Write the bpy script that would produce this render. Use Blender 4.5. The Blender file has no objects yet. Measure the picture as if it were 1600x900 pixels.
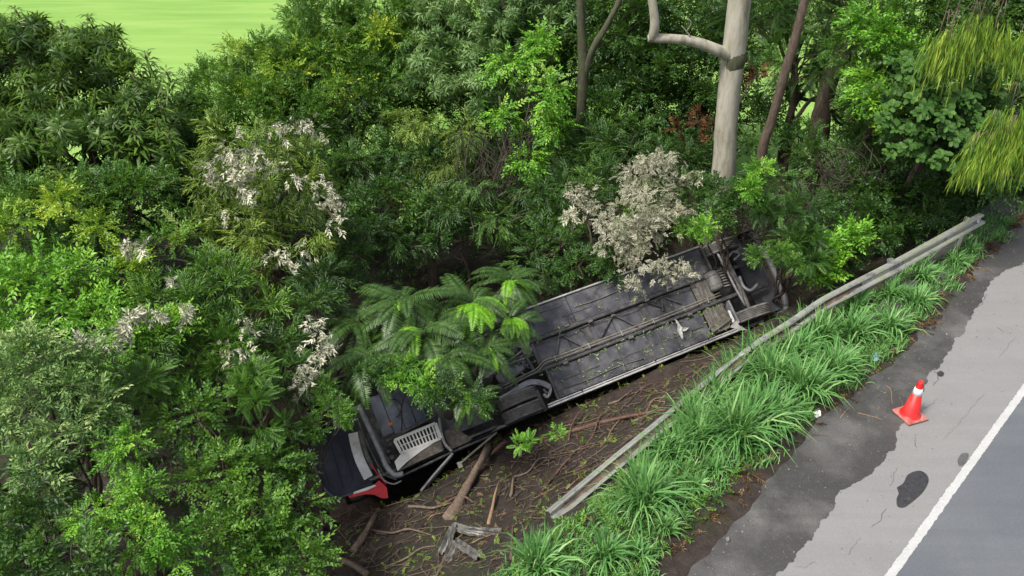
import bpy, math, random
import numpy as np
from mathutils import Vector, Matrix

# ------------------------------------------------------------------ camera, sky, sun, exposure
SC = bpy.context.scene
COL = SC.collection
F, PITCH, CH = 1300.0, math.radians(33.0), 10.0          # focal length in 1600-px units, pitch, height over the road
cam_d = bpy.data.cameras.new('camera'); cam = bpy.data.objects.new('camera', cam_d); COL.objects.link(cam)
cam.location = (0, 0, CH); cam.rotation_euler = (math.pi / 2 - PITCH, 0, 0)
cam_d.sensor_width = 36; cam_d.lens = 36 * F / 1600; cam_d.clip_start = .1; cam_d.clip_end = 2000
SC.camera = cam
SUN_EL, SUN_AZ = math.radians(58), math.radians(-125)    # azimuth of the sun measured from +Y clockwise (left, behind the camera)
world = bpy.data.worlds.new('World'); SC.world = world; world.use_nodes = True
wn = world.node_tree.nodes; wl = world.node_tree.links
sky = wn.new('ShaderNodeTexSky'); sky.sky_type = 'NISHITA'; sky.sun_disc = False
sky.sun_elevation = SUN_EL; sky.sun_rotation = SUN_AZ; sky.dust_density = 4.0; sky.air_density = 1.0; sky.ozone_density = 1.0
hs = wn.new('ShaderNodeHueSaturation'); hs.inputs['Saturation'].default_value = .55
wl.new(sky.outputs[0], hs.inputs['Color']); wl.new(hs.outputs[0], wn['Background'].inputs['Color'])
wn['Background'].inputs['Strength'].default_value = .12
sun_d = bpy.data.lights.new('sun', 'SUN'); sun = bpy.data.objects.new('sun', sun_d); COL.objects.link(sun)
sun_d.energy = 2.9; sun_d.angle = math.radians(12); sun_d.color = (1, .96, .88)
sdir = Vector((math.sin(SUN_AZ) * math.cos(SUN_EL), math.cos(SUN_AZ) * math.cos(SUN_EL), math.sin(SUN_EL)))
sun.rotation_euler = sdir.to_track_quat('Z', 'Y').to_euler()
SC.view_settings.view_transform = 'Standard'; SC.view_settings.look = 'None'
SC.view_settings.gamma = 1; SC.view_settings.exposure = .55
SC.cycles.use_denoising = True; SC.cycles.max_bounces = 5; SC.cycles.diffuse_bounces = 3
SC.cycles.transmission_bounces = 4; SC.cycles.glossy_bounces = 3

# ------------------------------------------------------------------ where a sight line meets the place
CP, SP = math.cos(PITCH), math.sin(PITCH)
C0 = np.array([0, 0, CH])
def ray(px, py):
    u = (px - 800) / F; v = (py - 450) / F
    return np.array([u, CP - v * SP, -SP - v * CP])
def G(px, py, z=0.): d = ray(px, py); return C0 + d * ((z - CH) / d[2])
def V(px, py, Y): d = ray(px, py); return C0 + d * (Y / d[1])
def D(px, py, t): return C0 + ray(px, py) * t
# bus frame: X towards its front, Y across, Z out of the belly
BO = np.array([.636, 15.407, -1.896])
def rotm(a, b, c):
    ca, sa, cb, sb, cc, sc = math.cos(a), math.sin(a), math.cos(b), math.sin(b), math.cos(c), math.sin(c)
    return np.array([[ca, -sa, 0], [sa, ca, 0], [0, 0, 1]]) @ np.array([[cb, 0, sb], [0, 1, 0], [-sb, 0, cb]]) @ np.array([[1, 0, 0], [0, cc, -sc], [0, sc, cc]])
BR = rotm(.449, -.092, .709)
def bw(p): return BO + BR @ np.asarray(p, float)
def Bp(px, py, z=0.):
    d = BR.T @ ray(px, py); o = BR.T @ (C0 - BO); return o + d * ((z - o[2]) / d[2])
BHW = 1.165
# road frame: s across (towards the ditch), t along
RD = np.array([.70, .714]); RD /= np.linalg.norm(RD); RN = np.array([-RD[1], RD[0]])
def st(x, y): return RN[0] * x + RN[1] * y, RD[0] * x + RD[1] * y
def sm(x, a, b):
    k = np.clip((x - a) / (b - a), 0, 1); return k * k * (3 - 2 * k)
_rs = np.random.RandomState(5)
_W = [(f * math.cos(a), f * math.sin(a), p, w) for f, w in ((.35, 1), (.8, .6), (1.7, .36), (3.4, .2), (6.5, .11), (12, .06)) for a, p in zip(_rs.uniform(0, 6.28, 4), _rs.uniform(0, 6.28, 4))]
def wav(x, y): return sum(w * np.sin(a * x + b * y + p) for a, b, p, w in _W) / 2.
PL = bw((0, -BHW, 0)); BD = BR[:2, 0] / np.linalg.norm(BR[:2, 0]); BN = np.array([-BD[1], BD[0]])
_EP = sorted([st(*G(px, py)[:2])[::-1] for px, py in ((1015, 890), (1080, 815), (1140, 762), (1215, 708), (1262, 650), (1330, 606), (1378, 562), (1425, 510), (1490, 445), (1545, 388))])
_ET = np.array([a for a, _ in _EP]); _ES = np.array([b for _, b in _EP])
def edge_s(t): return np.interp(t, _ET[[0, 2, 4, 6, 9]], _ES[[0, 2, 4, 6, 9]]) + .025 * np.sin(t * 5.3) + .02 * np.sin(t * 11.7 + 1) + .012 * np.sin(t * 27)
def gz(x, y):
    s, t = st(x, y); s = s - (edge_s(t) - 4.0) * (1 - sm(s, 4.6, 6.2))
    z = np.interp(s, [3.3, 4.0, 4.6, 5.3, 6.4, 7.8, 9.5, 11, 14, 400], [-.03, .015, -.05, -.45, -1.25, -2.5, -3.1, -3.25, -3.2, -3.1])
    z = z + wav(x, y) * np.interp(s, [3.2, 3.6, 4.4, 5.5, 8, 30, 60], [0, .012, .03, .13, .13, .12, .05])
    dn = (x - PL[0]) * BN[0] + (y - PL[1]) * BN[1]; xb = (x - PL[0]) * BD[0] + (y - PL[1]) * BD[1]
    dn = dn + .9 * sm(-xb, 1.5, 4.2)
    z = z - 2.5 * sm(dn, -.3, 2.1) * (1 - sm(dn, 4.5, 7.5)) * sm(xb, -8, -5.2) * (1 - sm(xb, 7.0, 8.8))
    return z
def GT(px, py):
    d = ray(px, py); t = 5.
    for _ in range(400):
        p = C0 + d * t
        h = p[2] - float(gz(p[0], p[1]))
        if h < .004: break
        t += max(h * .6, .004)
    return C0 + d * t
rnd = random.Random(7)

# ------------------------------------------------------------------ object helpers
def tag(o, label=None, cat=None, group=None, kind=None):
    if label: o['label'] = label
    if cat: o['category'] = cat
    if group: o['group'] = group
    if kind: o['kind'] = kind
    return o
def empty(name, loc=(0, 0, 0)):
    o = bpy.data.objects.new(name, None); COL.objects.link(o); o.location = tuple(loc); o.empty_display_size = .1; return o
def link(name, me, parent=None, loc=None):
    o = bpy.data.objects.new(name, me); COL.objects.link(o)
    if parent is not None:
        o.parent = parent
    if loc is not None: o.location = tuple(loc)
    return o
def nrm(v): v = np.asarray(v, float); return v / (np.linalg.norm(v) + 1e-12)
class MB:
    def __init__(s): s.v = []; s.f = []; s.sm = []; s.n = 0
    def add(s, vs, fs, smooth=False):
        s.v.append(np.asarray(vs, float)); s.f += [tuple(i + s.n for i in f) for f in fs]; s.sm += [smooth] * len(fs); s.n += len(vs); return s
    def box(s, c, size, ax=None, bev=0.0):
        ax = np.eye(3) if ax is None else np.asarray(ax, float)
        h = np.asarray(size, float) / 2; c = np.asarray(c, float)
        b = min(bev, h.min() * .9)
        if b <= 0:
            vs = [c + ax.T @ (h * np.array(k)) for k in ((-1,-1,-1),(1,-1,-1),(1,1,-1),(-1,1,-1),(-1,-1,1),(1,-1,1),(1,1,1),(-1,1,1))]
            return s.add(vs, [(0,3,2,1),(4,5,6,7),(0,1,5,4),(1,2,6,5),(2,3,7,6),(3,0,4,7)])
        vs = []; idx = {}
        for sx in (-1, 1):
            for sy in (-1, 1):
                for sz in (-1, 1):
                    for k in range(3):
                        p = h * np.array([sx, sy, sz]); 
                        for j in range(3):
                            if j != k: p[j] -= b * (sx, sy, sz)[j]
                        idx[(sx, sy, sz, k)] = len(vs); vs.append(c + ax.T @ p)
        I = lambda a, k: idx[a + (k,)]
        fs = []
        for k in range(3):
            for sg in (-1, 1):
                o = [j for j in range(3) if j != k]; q = []
                for a, b2 in ((-1,-1),(1,-1),(1,1),(-1,1)):
                    t = [0,0,0]; t[k] = sg; t[o[0]] = a; t[o[1]] = b2; q.append(I(tuple(t), k))
                fs.append(tuple(q if (sg > 0) == (k != 1) else q[::-1]))
        for k in range(3):
            o = [j for j in range(3) if j != k]
            for a in (-1, 1):
                for b2 in (-1, 1):
                    t0 = [0,0,0]; t0[k] = -1; t0[o[0]] = a; t0[o[1]] = b2; t1 = list(t0); t1[k] = 1; t0 = tuple(t0); t1 = tuple(t1)
                    q = (I(t0, o[0]), I(t1, o[0]), I(t1, o[1]), I(t0, o[1]))
                    fs.append(q if ((a * b2 > 0) == (k != 1)) else q[::-1])
        for sx in (-1, 1):
            for sy in (-1, 1):
                for sz in (-1, 1):
                    t = (sx, sy, sz); q = (I(t, 0), I(t, 1), I(t, 2)); fs.append(q if sx * sy * sz > 0 else q[::-1])
        return s.add(vs, fs)
    def bar(s, a, b, w, h, up=(0, 0, 1), bev=0.0):
        a = np.asarray(a, float); b = np.asarray(b, float); x = nrm(b - a); y = nrm(np.cross(up, x)); z = np.cross(x, y)
        return s.box((a + b) / 2, (np.linalg.norm(b - a), w, h), np.array([x, y, z]), bev)
    def tube(s, pts, rad, n=8, caps=True, rough=0., seed=0):
        pts = np.asarray(pts, float); m = len(pts)
        rad = np.full(m, rad, float) if np.isscalar(rad) else np.asarray(rad, float)
        t = np.gradient(pts, axis=0); t /= np.linalg.norm(t, axis=1)[:, None] + 1e-12
        u = np.cross(t[0], (0, 0, 1)); u = np.cross(t[0], (1, 0, 0)) if np.linalg.norm(u) < .1 else u
        rs = np.random.RandomState(seed); vs = []
        a = np.linspace(0, 2 * np.pi, n, endpoint=False); ph = rs.uniform(0, 6.28, 3)
        for i in range(m):
            u = nrm(u - t[i] * np.dot(u, t[i])); w = np.cross(t[i], u)
            r = rad[i] * (1 + rough * (np.sin(2 * a + ph[0] + i * .4) + .7 * np.sin(3 * a + ph[1] - i * .7) + .6 * rs.uniform(-1, 1, n)))
            vs.append(pts[i] + (np.cos(a) * r)[:, None] * u + (np.sin(a) * r)[:, None] * w)
        fs = [(i * n + k, i * n + (k + 1) % n, (i + 1) * n + (k + 1) % n, (i + 1) * n + k) for i in range(m - 1) for k in range(n)]
        if caps: fs += [tuple(range(n - 1, -1, -1)), tuple((m - 1) * n + k for k in range(n))]
        return s.add(np.concatenate(vs), fs, True)
    def lathe(s, prof, c, axis, n=24):
        axis = nrm(axis); u = np.cross(axis, (0, 0, 1)); u = np.array([1., 0, 0]) if np.linalg.norm(u) < .05 else nrm(u); w = np.cross(axis, u)
        a = np.linspace(0, 2 * np.pi, n, endpoint=False); vs = []
        for r, h in prof: vs.append(np.asarray(c) + axis * h + r * (np.cos(a)[:, None] * u + np.sin(a)[:, None] * w))
        fs = [(i * n + k, i * n + (k + 1) % n, (i + 1) * n + (k + 1) % n, (i + 1) * n + k) for i in range(len(prof) - 1) for k in range(n)]
        return s.add(np.concatenate(vs), fs)
    def sheet(s, pts, th, nrmv=(0, 0, 1)):
        pts = np.asarray(pts, float); nv = np.asarray(nrmv, float) * th; n = len(pts)
        return s.add(np.concatenate([pts, pts - nv]), [tuple(range(n)), tuple(range(2 * n - 1, n - 1, -1))] + [(k, k + n, (k + 1) % n + n, (k + 1) % n) for k in range(n)])
    def mesh(s, name, mat):
        me = bpy.data.meshes.new(name); me.from_pydata(np.concatenate(s.v).tolist(), [], s.f)
        me.polygons.foreach_set('use_smooth', s.sm); me.materials.append(mat); me.update(); return me
    def build(s, name, mat, parent=None, kind=None):
        o = link(name, s.mesh(name, mat), parent)
        if kind: o['kind'] = kind
        return o
def spline(P, k=6):
    P = np.asarray(P, float); Q = np.concatenate([[2 * P[0] - P[1]], P, [2 * P[-1] - P[-2]]]); out = []
    for i in range(1, len(Q) - 2):
        for t in np.linspace(0, 1, k, endpoint=False):
            a, b, c, d = Q[i-1], Q[i], Q[i+1], Q[i+2]
            out.append(.5 * (2*b + (c-a)*t + (2*a-5*b+4*c-d)*t*t + (3*b-a-3*c+d)*t**3))
    out.append(P[-1]); return np.array(out)

# ------------------------------------------------------------------ materials
def new_mat(name):
    m = bpy.data.materials.new(name); m.use_nodes = True; nt = m.node_tree
    return m, nt, nt.nodes['Principled BSDF'], nt.nodes['Material Output']
def ramp(nt, fac, stops):
    r = nt.nodes.new('ShaderNodeValToRGB'); e = r.color_ramp.elements
    while len(e) < len(stops): e.new(.5)
    for k, (p, c) in enumerate(stops): e[k].position = p; e[k].color = (*c, 1)
    nt.links.new(fac, r.inputs[0]); return r.outputs[0]
def noise(nt, scale, detail=6, rough=.6, vec=None, dist=0.):
    n = nt.nodes.new('ShaderNodeTexNoise'); n.inputs['Scale'].default_value = scale; n.inputs['Detail'].default_value = detail
    n.inputs['Roughness'].default_value = rough; n.inputs['Distortion'].default_value = dist
    if vec is not None: nt.links.new(vec, n.inputs['Vector'])
    return n.outputs['Fac']
def coords(nt, scale=(1, 1, 1), rot=(0, 0, 0)):
    t = nt.nodes.new('ShaderNodeTexCoord'); m = nt.nodes.new('ShaderNodeMapping'); m.inputs['Scale'].default_value = scale; m.inputs['Rotation'].default_value = rot
    nt.links.new(t.outputs['Object'], m.inputs[0]); return m.outputs[0]
def mixc(nt, fac, a, b, mode='MIX'):
    n = nt.nodes.new('ShaderNodeMix'); n.data_type = 'RGBA'; n.blend_type = mode
    for sock, v in ((n.inputs[0], fac), (n.inputs[6], a), (n.inputs[7], b)):
        if hasattr(v, 'is_linked') or hasattr(v, 'links'): nt.links.new(v, sock)
        elif isinstance(v, (int, float)): sock.default_value = v
        else: sock.default_value = (*v, 1)
    return n.outputs[2]
def bump(nt, bs, h, strength=.4, dist=.02):
    b = nt.nodes.new('ShaderNodeBump'); b.inputs['Strength'].default_value = strength; b.inputs['Distance'].default_value = dist
    nt.links.new(h, b.inputs['Height']); nt.links.new(b.outputs[0], bs.inputs['Normal'])
def surf(name, stops, scale, rough=.8, detail=8, bstr=.4, bdist=.02, metal=0., vscale=(1, 1, 1), rot=(0, 0, 0), spec=.5, nrough=.65):
    m, nt, bs, _ = new_mat(name); vec = coords(nt, vscale, rot); f = noise(nt, scale, detail, nrough, vec)
    nt.links.new(ramp(nt, f, stops), bs.inputs['Base Color'])
    if isinstance(rough, tuple):
        r = nt.nodes.new('ShaderNodeMapRange'); r.inputs[1].default_value = .35; r.inputs[2].default_value = .65; r.inputs[3].default_value = rough[0]; r.inputs[4].default_value = rough[1]
        nt.links.new(noise(nt, scale * .6, 4, .5, vec), r.inputs[0]); nt.links.new(r.outputs[0], bs.inputs['Roughness'])
    else: bs.inputs['Roughness'].default_value = rough
    bs.inputs['Metallic'].default_value = metal; bs.inputs['Specular IOR Level'].default_value = spec
    if bstr: bump(nt, bs, f, bstr, bdist)
    return m
def leafmat(name, cols, trans=.28, rough=.42, spec=.45, gain=1.4, warm=(1.06, 1., .84)):
    m, nt, bs, out = new_mat(name); cols = [tuple(min(v * gain * w, .72) for v, w in zip(c, warm)) for c in cols]
    a = nt.nodes.new('ShaderNodeAttribute'); a.attribute_name = 'tint'
    c = ramp(nt, a.outputs['Fac'], [(i / (len(cols) - 1), k) for i, k in enumerate(cols)])
    nt.links.new(c, bs.inputs['Base Color']); bs.inputs['Roughness'].default_value = rough; bs.inputs['Specular IOR Level'].default_value = spec
    t = nt.nodes.new('ShaderNodeBsdfTranslucent'); nt.links.new(mixc(nt, .35, c, (.35, .55, .05)) if trans > .2 else c, t.inputs['Color'])
    x = nt.nodes.new('ShaderNodeMixShader'); x.inputs[0].default_value = trans
    nt.links.new(bs.outputs[0], x.inputs[1]); nt.links.new(t.outputs[0], x.inputs[2]); nt.links.new(x.outputs[0], out.inputs['Surface'])
    return m
LM = {
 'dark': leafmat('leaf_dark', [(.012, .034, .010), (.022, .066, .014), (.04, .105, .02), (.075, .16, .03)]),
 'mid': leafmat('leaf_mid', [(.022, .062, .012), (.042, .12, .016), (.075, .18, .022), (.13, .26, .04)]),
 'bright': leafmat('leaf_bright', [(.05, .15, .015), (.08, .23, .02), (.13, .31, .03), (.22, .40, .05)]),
 'yellow': leafmat('leaf_yellow', [(.07, .15, .015), (.13, .25, .02), (.22, .34, .03), (.34, .42, .06)]),
 'silver': leafmat('leaf_silver', [(.045, .10, .03), (.085, .17, .05), (.15, .26, .085), (.27, .37, .16)], .2, .5),
 'pale': leafmat('leaf_pale', [(.20, .21, .15), (.33, .34, .26), (.45, .45, .37), (.56, .55, .47)], .15, .6, .3, 1.25, (1.02, 1, .92)),
 'beige': leafmat('leaf_beige', [(.16, .17, .10), (.28, .28, .20), (.40, .39, .30), (.50, .48, .39)], .15, .6, .3, 1.1, (1, 1, .95)),
 'lance': leafmat('leaf_lance', [(.022, .055, .010), (.042, .095, .015), (.075, .15, .025), (.14, .22, .05)]),
 'lance_light': leafmat('leaf_lance_light', [(.035, .085, .022), (.065, .135, .04), (.105, .19, .065), (.17, .27, .11)]),
 'olive': leafmat('leaf_olive', [(.04, .075, .014), (.075, .13, .02), (.12, .20, .03), (.20, .28, .05)]),
 'fern': leafmat('leaf_fern', [(.018, .05, .012), (.035, .085, .018), (.055, .125, .024), (.10, .19, .045)], .14, .38, .5, 1.05),
 'fern_young': leafmat('leaf_fern_young', [(.06, .18, .012), (.10, .27, .018), (.16, .36, .025), (.25, .45, .04)], .3),
 'weep': leafmat('leaf_weep', [(.07, .17, .03), (.15, .29, .04), (.28, .42, .06), (.45, .55, .12)], .32, .5, .3, 1.1),
 'broad': leafmat('leaf_broad', [(.018, .06, .014), (.035, .10, .02), (.06, .15, .03), (.11, .22, .05)], .2, .55, .25, 1.),
 'russet': leafmat('leaf_russet', [(.03, .014, .008), (.06, .026, .012), (.10, .042, .018), (.13, .07, .03)], .1, .8, .2, 1.),
 'grass': leafmat('grass_blade', [(.04, .12, .03), (.075, .20, .05), (.13, .29, .08), (.28, .42, .17)], .25, .5, .4, 1.25, (1., 1., .98)),
 'litter': leafmat('leaf_litter', [(.03, .017, .01), (.065, .036, .02), (.13, .085, .045), (.26, .2, .13)], .05, .85, .2, 1.),
 'fieldgrass': leafmat('field_grass', [(.24, .42, .05), (.28, .46, .065), (.32, .5, .08), (.38, .54, .11)], .25, .7, .1),
}
BARK_PALE = surf('bark_pale', [(.25, (.10, .085, .06)), (.38, (.22, .20, .14)), (.5, (.34, .32, .25)), (.62, (.42, .39, .33)), (.78, (.30, .25, .20))], 2.2, .85, 10, vscale=(2.2, 2.2, .5), bstr=.5, bdist=.03, nrough=.7)
BARK_BROWN = surf('bark_brown', [(.25, (.03, .022, .016)), (.5, (.075, .055, .04)), (.75, (.15, .115, .085))], 9, .9, vscale=(2, 2, .5), bstr=.8)
BARK_MOSS = surf('bark_mossy', [(.25, (.03, .024, .016)), (.45, (.07, .06, .04)), (.58, (.06, .08, .03)), (.75, (.20, .19, .15))], 7, .9, vscale=(2, 2, .6), bstr=.8)
BARK_TAN = surf('bark_tan', [(.25, (.07, .045, .032)), (.5, (.16, .115, .085)), (.75, (.27, .20, .155))], 10, .9, vscale=(2, 2, .5), bstr=.8)
DEADWOOD = surf('dead_wood', [(.25, (.06, .045, .032)), (.5, (.14, .105, .075)), (.75, (.26, .20, .145))], 14, .85, bstr=.6)
SPLINTER = surf('splintered_wood', [(.25, (.17, .10, .05)), (.5, (.33, .21, .12)), (.75, (.48, .34, .22))], 20, .8, vscale=(6, 6, 1), bstr=.7)
REDROOT = surf('red_root', [(.25, (.055, .03, .022)), (.5, (.115, .062, .046)), (.75, (.2, .125, .095))], 14, .8, bstr=.6)
VINE = surf('dry_vine', [(.3, (.03, .024, .018)), (.7, (.10, .08, .06))], 10, .9, bstr=0)
STEEL = surf('galvanised_steel', [(.28, (.15, .13, .10)), (.4, (.30, .31, .29)), (.5, (.40, .41, .38)), (.6, (.33, .35, .22)), (.72, (.45, .46, .43))], 3., (.38, .6), metal=.45, bstr=.08)
def mudsteel():
    m, nt, bs, _ = new_mat('muddy_steel'); vec = coords(nt)
    f = noise(nt, 5, 8, .6, vec); bs.inputs['Roughness'].default_value = .75
    nt.links.new(ramp(nt, f, [(.35, (.05, .037, .029)), (.5, (.085, .064, .05)), (.6, (.13, .08, .055)), (.7, (.2, .165, .14))]), bs.inputs['Base Color']); bump(nt, bs, f, .6, .02); return m
MUDSTEEL = mudsteel()
STEEL_CRUSHED = surf('scraped_steel', [(.3, (.06, .05, .045)), (.46, (.15, .145, .135)), (.6, (.27, .265, .25)), (.7, (.11, .085, .065))], 6, (.4, .7), metal=.4, bstr=.2)
BELLY = surf('belly_board', [(.3, (.034, .034, .041)), (.45, (.06, .06, .071)), (.58, (.105, .103, .112)), (.72, (.2, .192, .185))], 2.6, (.3, .65), bstr=.15, spec=.5)
FRAME = surf('frame_steel', [(.3, (.032, .031, .033)), (.5, (.07, .068, .07)), (.66, (.13, .12, .11)), (.8, (.2, .175, .15))], 6, (.4, .75), bstr=.2, spec=.45)
DIRTY = surf('dirty_steel', [(.3, (.07, .065, .06)), (.5, (.15, .14, .13)), (.7, (.26, .24, .22))], 8, .7, bstr=.3, metal=.2)
GREYPART = surf('grey_casting', [(.3, (.14, .14, .15)), (.5, (.26, .26, .275)), (.7, (.38, .375, .385))], 6, .55, bstr=.25, metal=.2)
ALU = surf('aluminium_trim', [(.3, (.40, .395, .38)), (.5, (.60, .59, .57)), (.66, (.70, .69, .67)), (.78, (.25, .21, .18))], 5, (.3, .55), bstr=.06, metal=.5)
PIPE = surf('pipe', [(.3, (.13, .12, .095)), (.5, (.24, .225, .18)), (.7, (.34, .32, .27))], 8, .5, bstr=0, metal=.3)
TYRE = surf('tyre_rubber', [(.3, (.10, .097, .093)), (.5, (.18, .172, .163)), (.7, (.28, .26, .24))], 7, .85, bstr=.3)
TANK = surf('tank_paint', [(.3, (.10, .10, .10)), (.5, (.17, .165, .16)), (.7, (.25, .24, .225))], 5, .5, bstr=.12)
FLOORGREY = surf('blue_grey_plate', [(.3, (.055, .062, .085)), (.5, (.10, .112, .145)), (.7, (.16, .175, .21))], 4, (.35, .6), bstr=.12)
PANELNAVY = surf('dark_navy_panel', [(.3, (.010, .012, .021)), (.5, (.019, .022, .037)), (.72, (.034, .039, .06))], 3, (.45, .65), bstr=.06, spec=.3)
WHITEP = surf('white_panel', [(.3, (.55, .54, .50)), (.45, (.74, .73, .69)), (.7, (.82, .81, .78))], 4, .5, bstr=.05)
BODYW = surf('body_white', [(.3, (.45, .45, .44)), (.6, (.7, .7, .68))], 2, .35, bstr=0)
REDP = surf('red_paint', [(.3, (.45, .006, .009)), (.6, (.66, .009, .012))], 5, .35, bstr=.03)
GLASS = surf('dark_window', [(.3, (.01, .012, .014)), (.7, (.02, .023, .026))], 3, .08, bstr=0)
ORANGE = surf('rust_orange', [(.3, (.25, .07, .02)), (.7, (.45, .15, .04))], 12, .8, bstr=.1)
MUDPANEL = surf('mud_splashed_plate', [(.3, (.05, .045, .038)), (.5, (.12, .105, .09)), (.7, (.20, .18, .155))], 9, .85, bstr=.4)
CONE_R = surf('cone_red', [(.3, (.46, .012, .012)), (.5, (.60, .02, .018)), (.75, (.55, .06, .05))], 6, .45, bstr=.05)
CONE_B = surf('cone_base', [(.3, (.26, .06, .05)), (.5, (.40, .12, .10)), (.7, (.42, .26, .22))], 9, .7, bstr=.1)
CONE_W = surf('cone_white', [(.3, (.62, .62, .61)), (.6, (.80, .80, .79))], 8, .4, bstr=.03)
PAPER = surf('white_litter', [(.3, (.55, .55, .53)), (.6, (.78, .78, .77))], 10, .7, bstr=.2)
BLUEL = surf('blue_litter', [(.3, (.08, .17, .25)), (.6, (.3, .42, .5))], 20, .5, bstr=.2)

def ground_mat():
    m, nt, bs, _ = new_mat('ditch_mud'); vec = coords(nt)
    a = noise(nt, .55, 8, .65, vec); b = noise(nt, 4.5, 10, .75, vec)
    c1 = ramp(nt, b, [(.28, (.013, .010, .008)), (.45, (.032, .025, .019)), (.6, (.052, .04, .032)), (.78, (.10, .08, .064))])
    c2 = ramp(nt, b, [(.28, (.018, .011, .009)), (.45, (.038, .024, .019)), (.6, (.064, .041, .034)), (.78, (.115, .08, .067))])
    c3 = ramp(nt, b, [(.3, (.02, .025, .01)), (.55, (.045, .055, .02)), (.75, (.08, .09, .035))])
    c = mixc(nt, ramp(nt, a, [(.42, (0, 0, 0)), (.6, (1, 1, 1))]), c1, c2)
    c = mixc(nt, ramp(nt, noise(nt, .9, 5, .6, coords(nt, (1, 1, 1), (0, 0, 1))), [(.52, (0, 0, 0)), (.66, (.75, .75, .75))]), c, c3)
    nt.links.new(c, bs.inputs['Base Color']); bs.inputs['Roughness'].default_value = .85; bump(nt, bs, b, 1., .12); return m
GROUND = ground_mat()
def field_mat():
    m, nt, bs, _ = new_mat('field_turf')
    f = noise(nt, 1.3, 8, .62, coords(nt, (.12, .9, 1), (0, 0, .12))); g = noise(nt, .09, 3, .5, coords(nt)); h = noise(nt, 9, 4, .7, coords(nt))
    c = ramp(nt, f, [(.32, (.155, .30, .06)), (.5, (.205, .36, .08)), (.68, (.26, .41, .105))])
    c = mixc(nt, ramp(nt, g, [(.4, (0, 0, 0)), (.65, (.5, .5, .5))]), c, (.27, .42, .11))
    c = mixc(nt, ramp(nt, h, [(.3, (.25, .25, .25)), (.5, (0, 0, 0))]), c, (.17, .33, .06))
    nt.links.new(c, bs.inputs['Base Color']); bs.inputs['Roughness'].default_value = .9; bs.inputs['Specular IOR Level'].default_value = .15; bump(nt, bs, f, .5, .1); return m
FIELD = field_mat()
def pave(name, dark, mid, light, rough, spk=140., bl=.35, grit=.35, blot=.8, blotc=None):
    m, nt, bs, _ = new_mat(name); vec = coords(nt)
    f = noise(nt, spk, 3, .7, vec); g = noise(nt, blot, 7, .6, vec)
    c = ramp(nt, f, [(.3, dark), (.5, mid), (.72, light)])
    if blotc: c = mixc(nt, ramp(nt, g, [(.48, (0, 0, 0)), (.68, (bl, bl, bl))]), c, blotc)
    streak = noise(nt, 2.2, 6, .6, coords(nt, (.12, 1.6, 1), (0, 0, -.795)))
    c = mixc(nt, ramp(nt, streak, [(.35, (.3, .3, .3)), (.6, (0, 0, 0))]), c, dark)
    c = mixc(nt, ramp(nt, noise(nt, 38, 4, .75, vec), [(.38, (.4, .4, .4)), (.5, (0, 0, 0)), (.62, (0, 0, 0))]), c, dark); c = mixc(nt, ramp(nt, noise(nt, 26, 5, .75, vec), [(.52, (0, 0, 0)), (.66, (.45, .45, .45))]), c, light)
    nt.links.new(c, bs.inputs['Base Color'])
    r = nt.nodes.new('ShaderNodeMapRange'); r.inputs[1].default_value = .35; r.inputs[2].default_value = .65; r.inputs[3].default_value = rough[0]; r.inputs[4].default_value = rough[1]
    nt.links.new(g, r.inputs[0]); nt.links.new(r.outputs[0], bs.inputs['Roughness']); bump(nt, bs, f, grit, .004); return m
PALE = pave('pale_shoulder', (.165, .163, .161), (.222, .22, .217), (.285, .282, .278), (.75, .9), 160, .5, .3, 1.2, (.18, .178, .175))
LANE = pave('lane_asphalt', (.085, .092, .104), (.115, .124, .138), (.16, .168, .18), (.45, .7), 170, .5, .4, .5, (.15, .16, .172))
WET = pave('wet_asphalt', (.03, .029, .028), (.055, .053, .051), (.115, .11, .105), (.35, .75), 120, .95, .8, .7, (.15, .145, .14))
PAINT = pave('worn_white_paint', (.32, .32, .31), (.48, .48, .47), (.57, .57, .56), (.6, .8), 90, .4, .2, 3., (.5, .5, .49))
OIL = surf('oil', [(.3, (.024, .024, .026)), (.7, (.055, .055, .058))], 14, (.25, .55), bstr=.1)
CRACK = surf('crack_dark', [(.3, (.07, .068, .065)), (.7, (.14, .135, .13))], 30, .9, bstr=0)

# ------------------------------------------------------------------ the setting: ground, field, road
def grid_mesh(name, xs, ys, zf, mat):
    X, Y = np.meshgrid(xs, ys); Z = zf(X, Y); nx, ny = len(xs), len(ys)
    v = np.stack([X, Y, Z], -1).reshape(-1, 3)
    i = (np.arange(ny - 1)[:, None] * nx + np.arange(nx - 1)[None]).ravel()
    q = np.stack([i, i + 1, i + 1 + nx, i + nx], 1)
    me = bpy.data.meshes.new(name); me.vertices.add(len(v)); me.vertices.foreach_set('co', v.ravel())
    me.loops.add(q.size); me.loops.foreach_set('vertex_index', q.ravel().astype(np.int32)); me.polygons.add(len(q)); me.polygons.foreach_set('loop_start', np.arange(0, q.size, 4, dtype=np.int32))
    me.update(calc_edges=True); me.polygons.foreach_set('use_smooth', np.ones(len(q), bool)); me.materials.append(mat); return me
xs = np.concatenate([np.linspace(-400, -40, 10), np.arange(-38, -9, 1.2), np.arange(-9, 16, .12), np.arange(16, 40, 1.2), np.linspace(42, 400, 10)])
ys = np.concatenate([np.linspace(-200, -6, 10), np.arange(-5, 6.4, 1.), np.arange(6.5, 22, .12), np.arange(22.3, 60, 1.2), np.linspace(62, 600, 12)])
tag(link('ground', grid_mesh('ground', xs, ys, gz, GROUND)), kind='structure')
def fz(x, y): return -3.02 + .25 * sm(y, 25, 29) + wav(x * .4, y * .8) * .06
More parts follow.
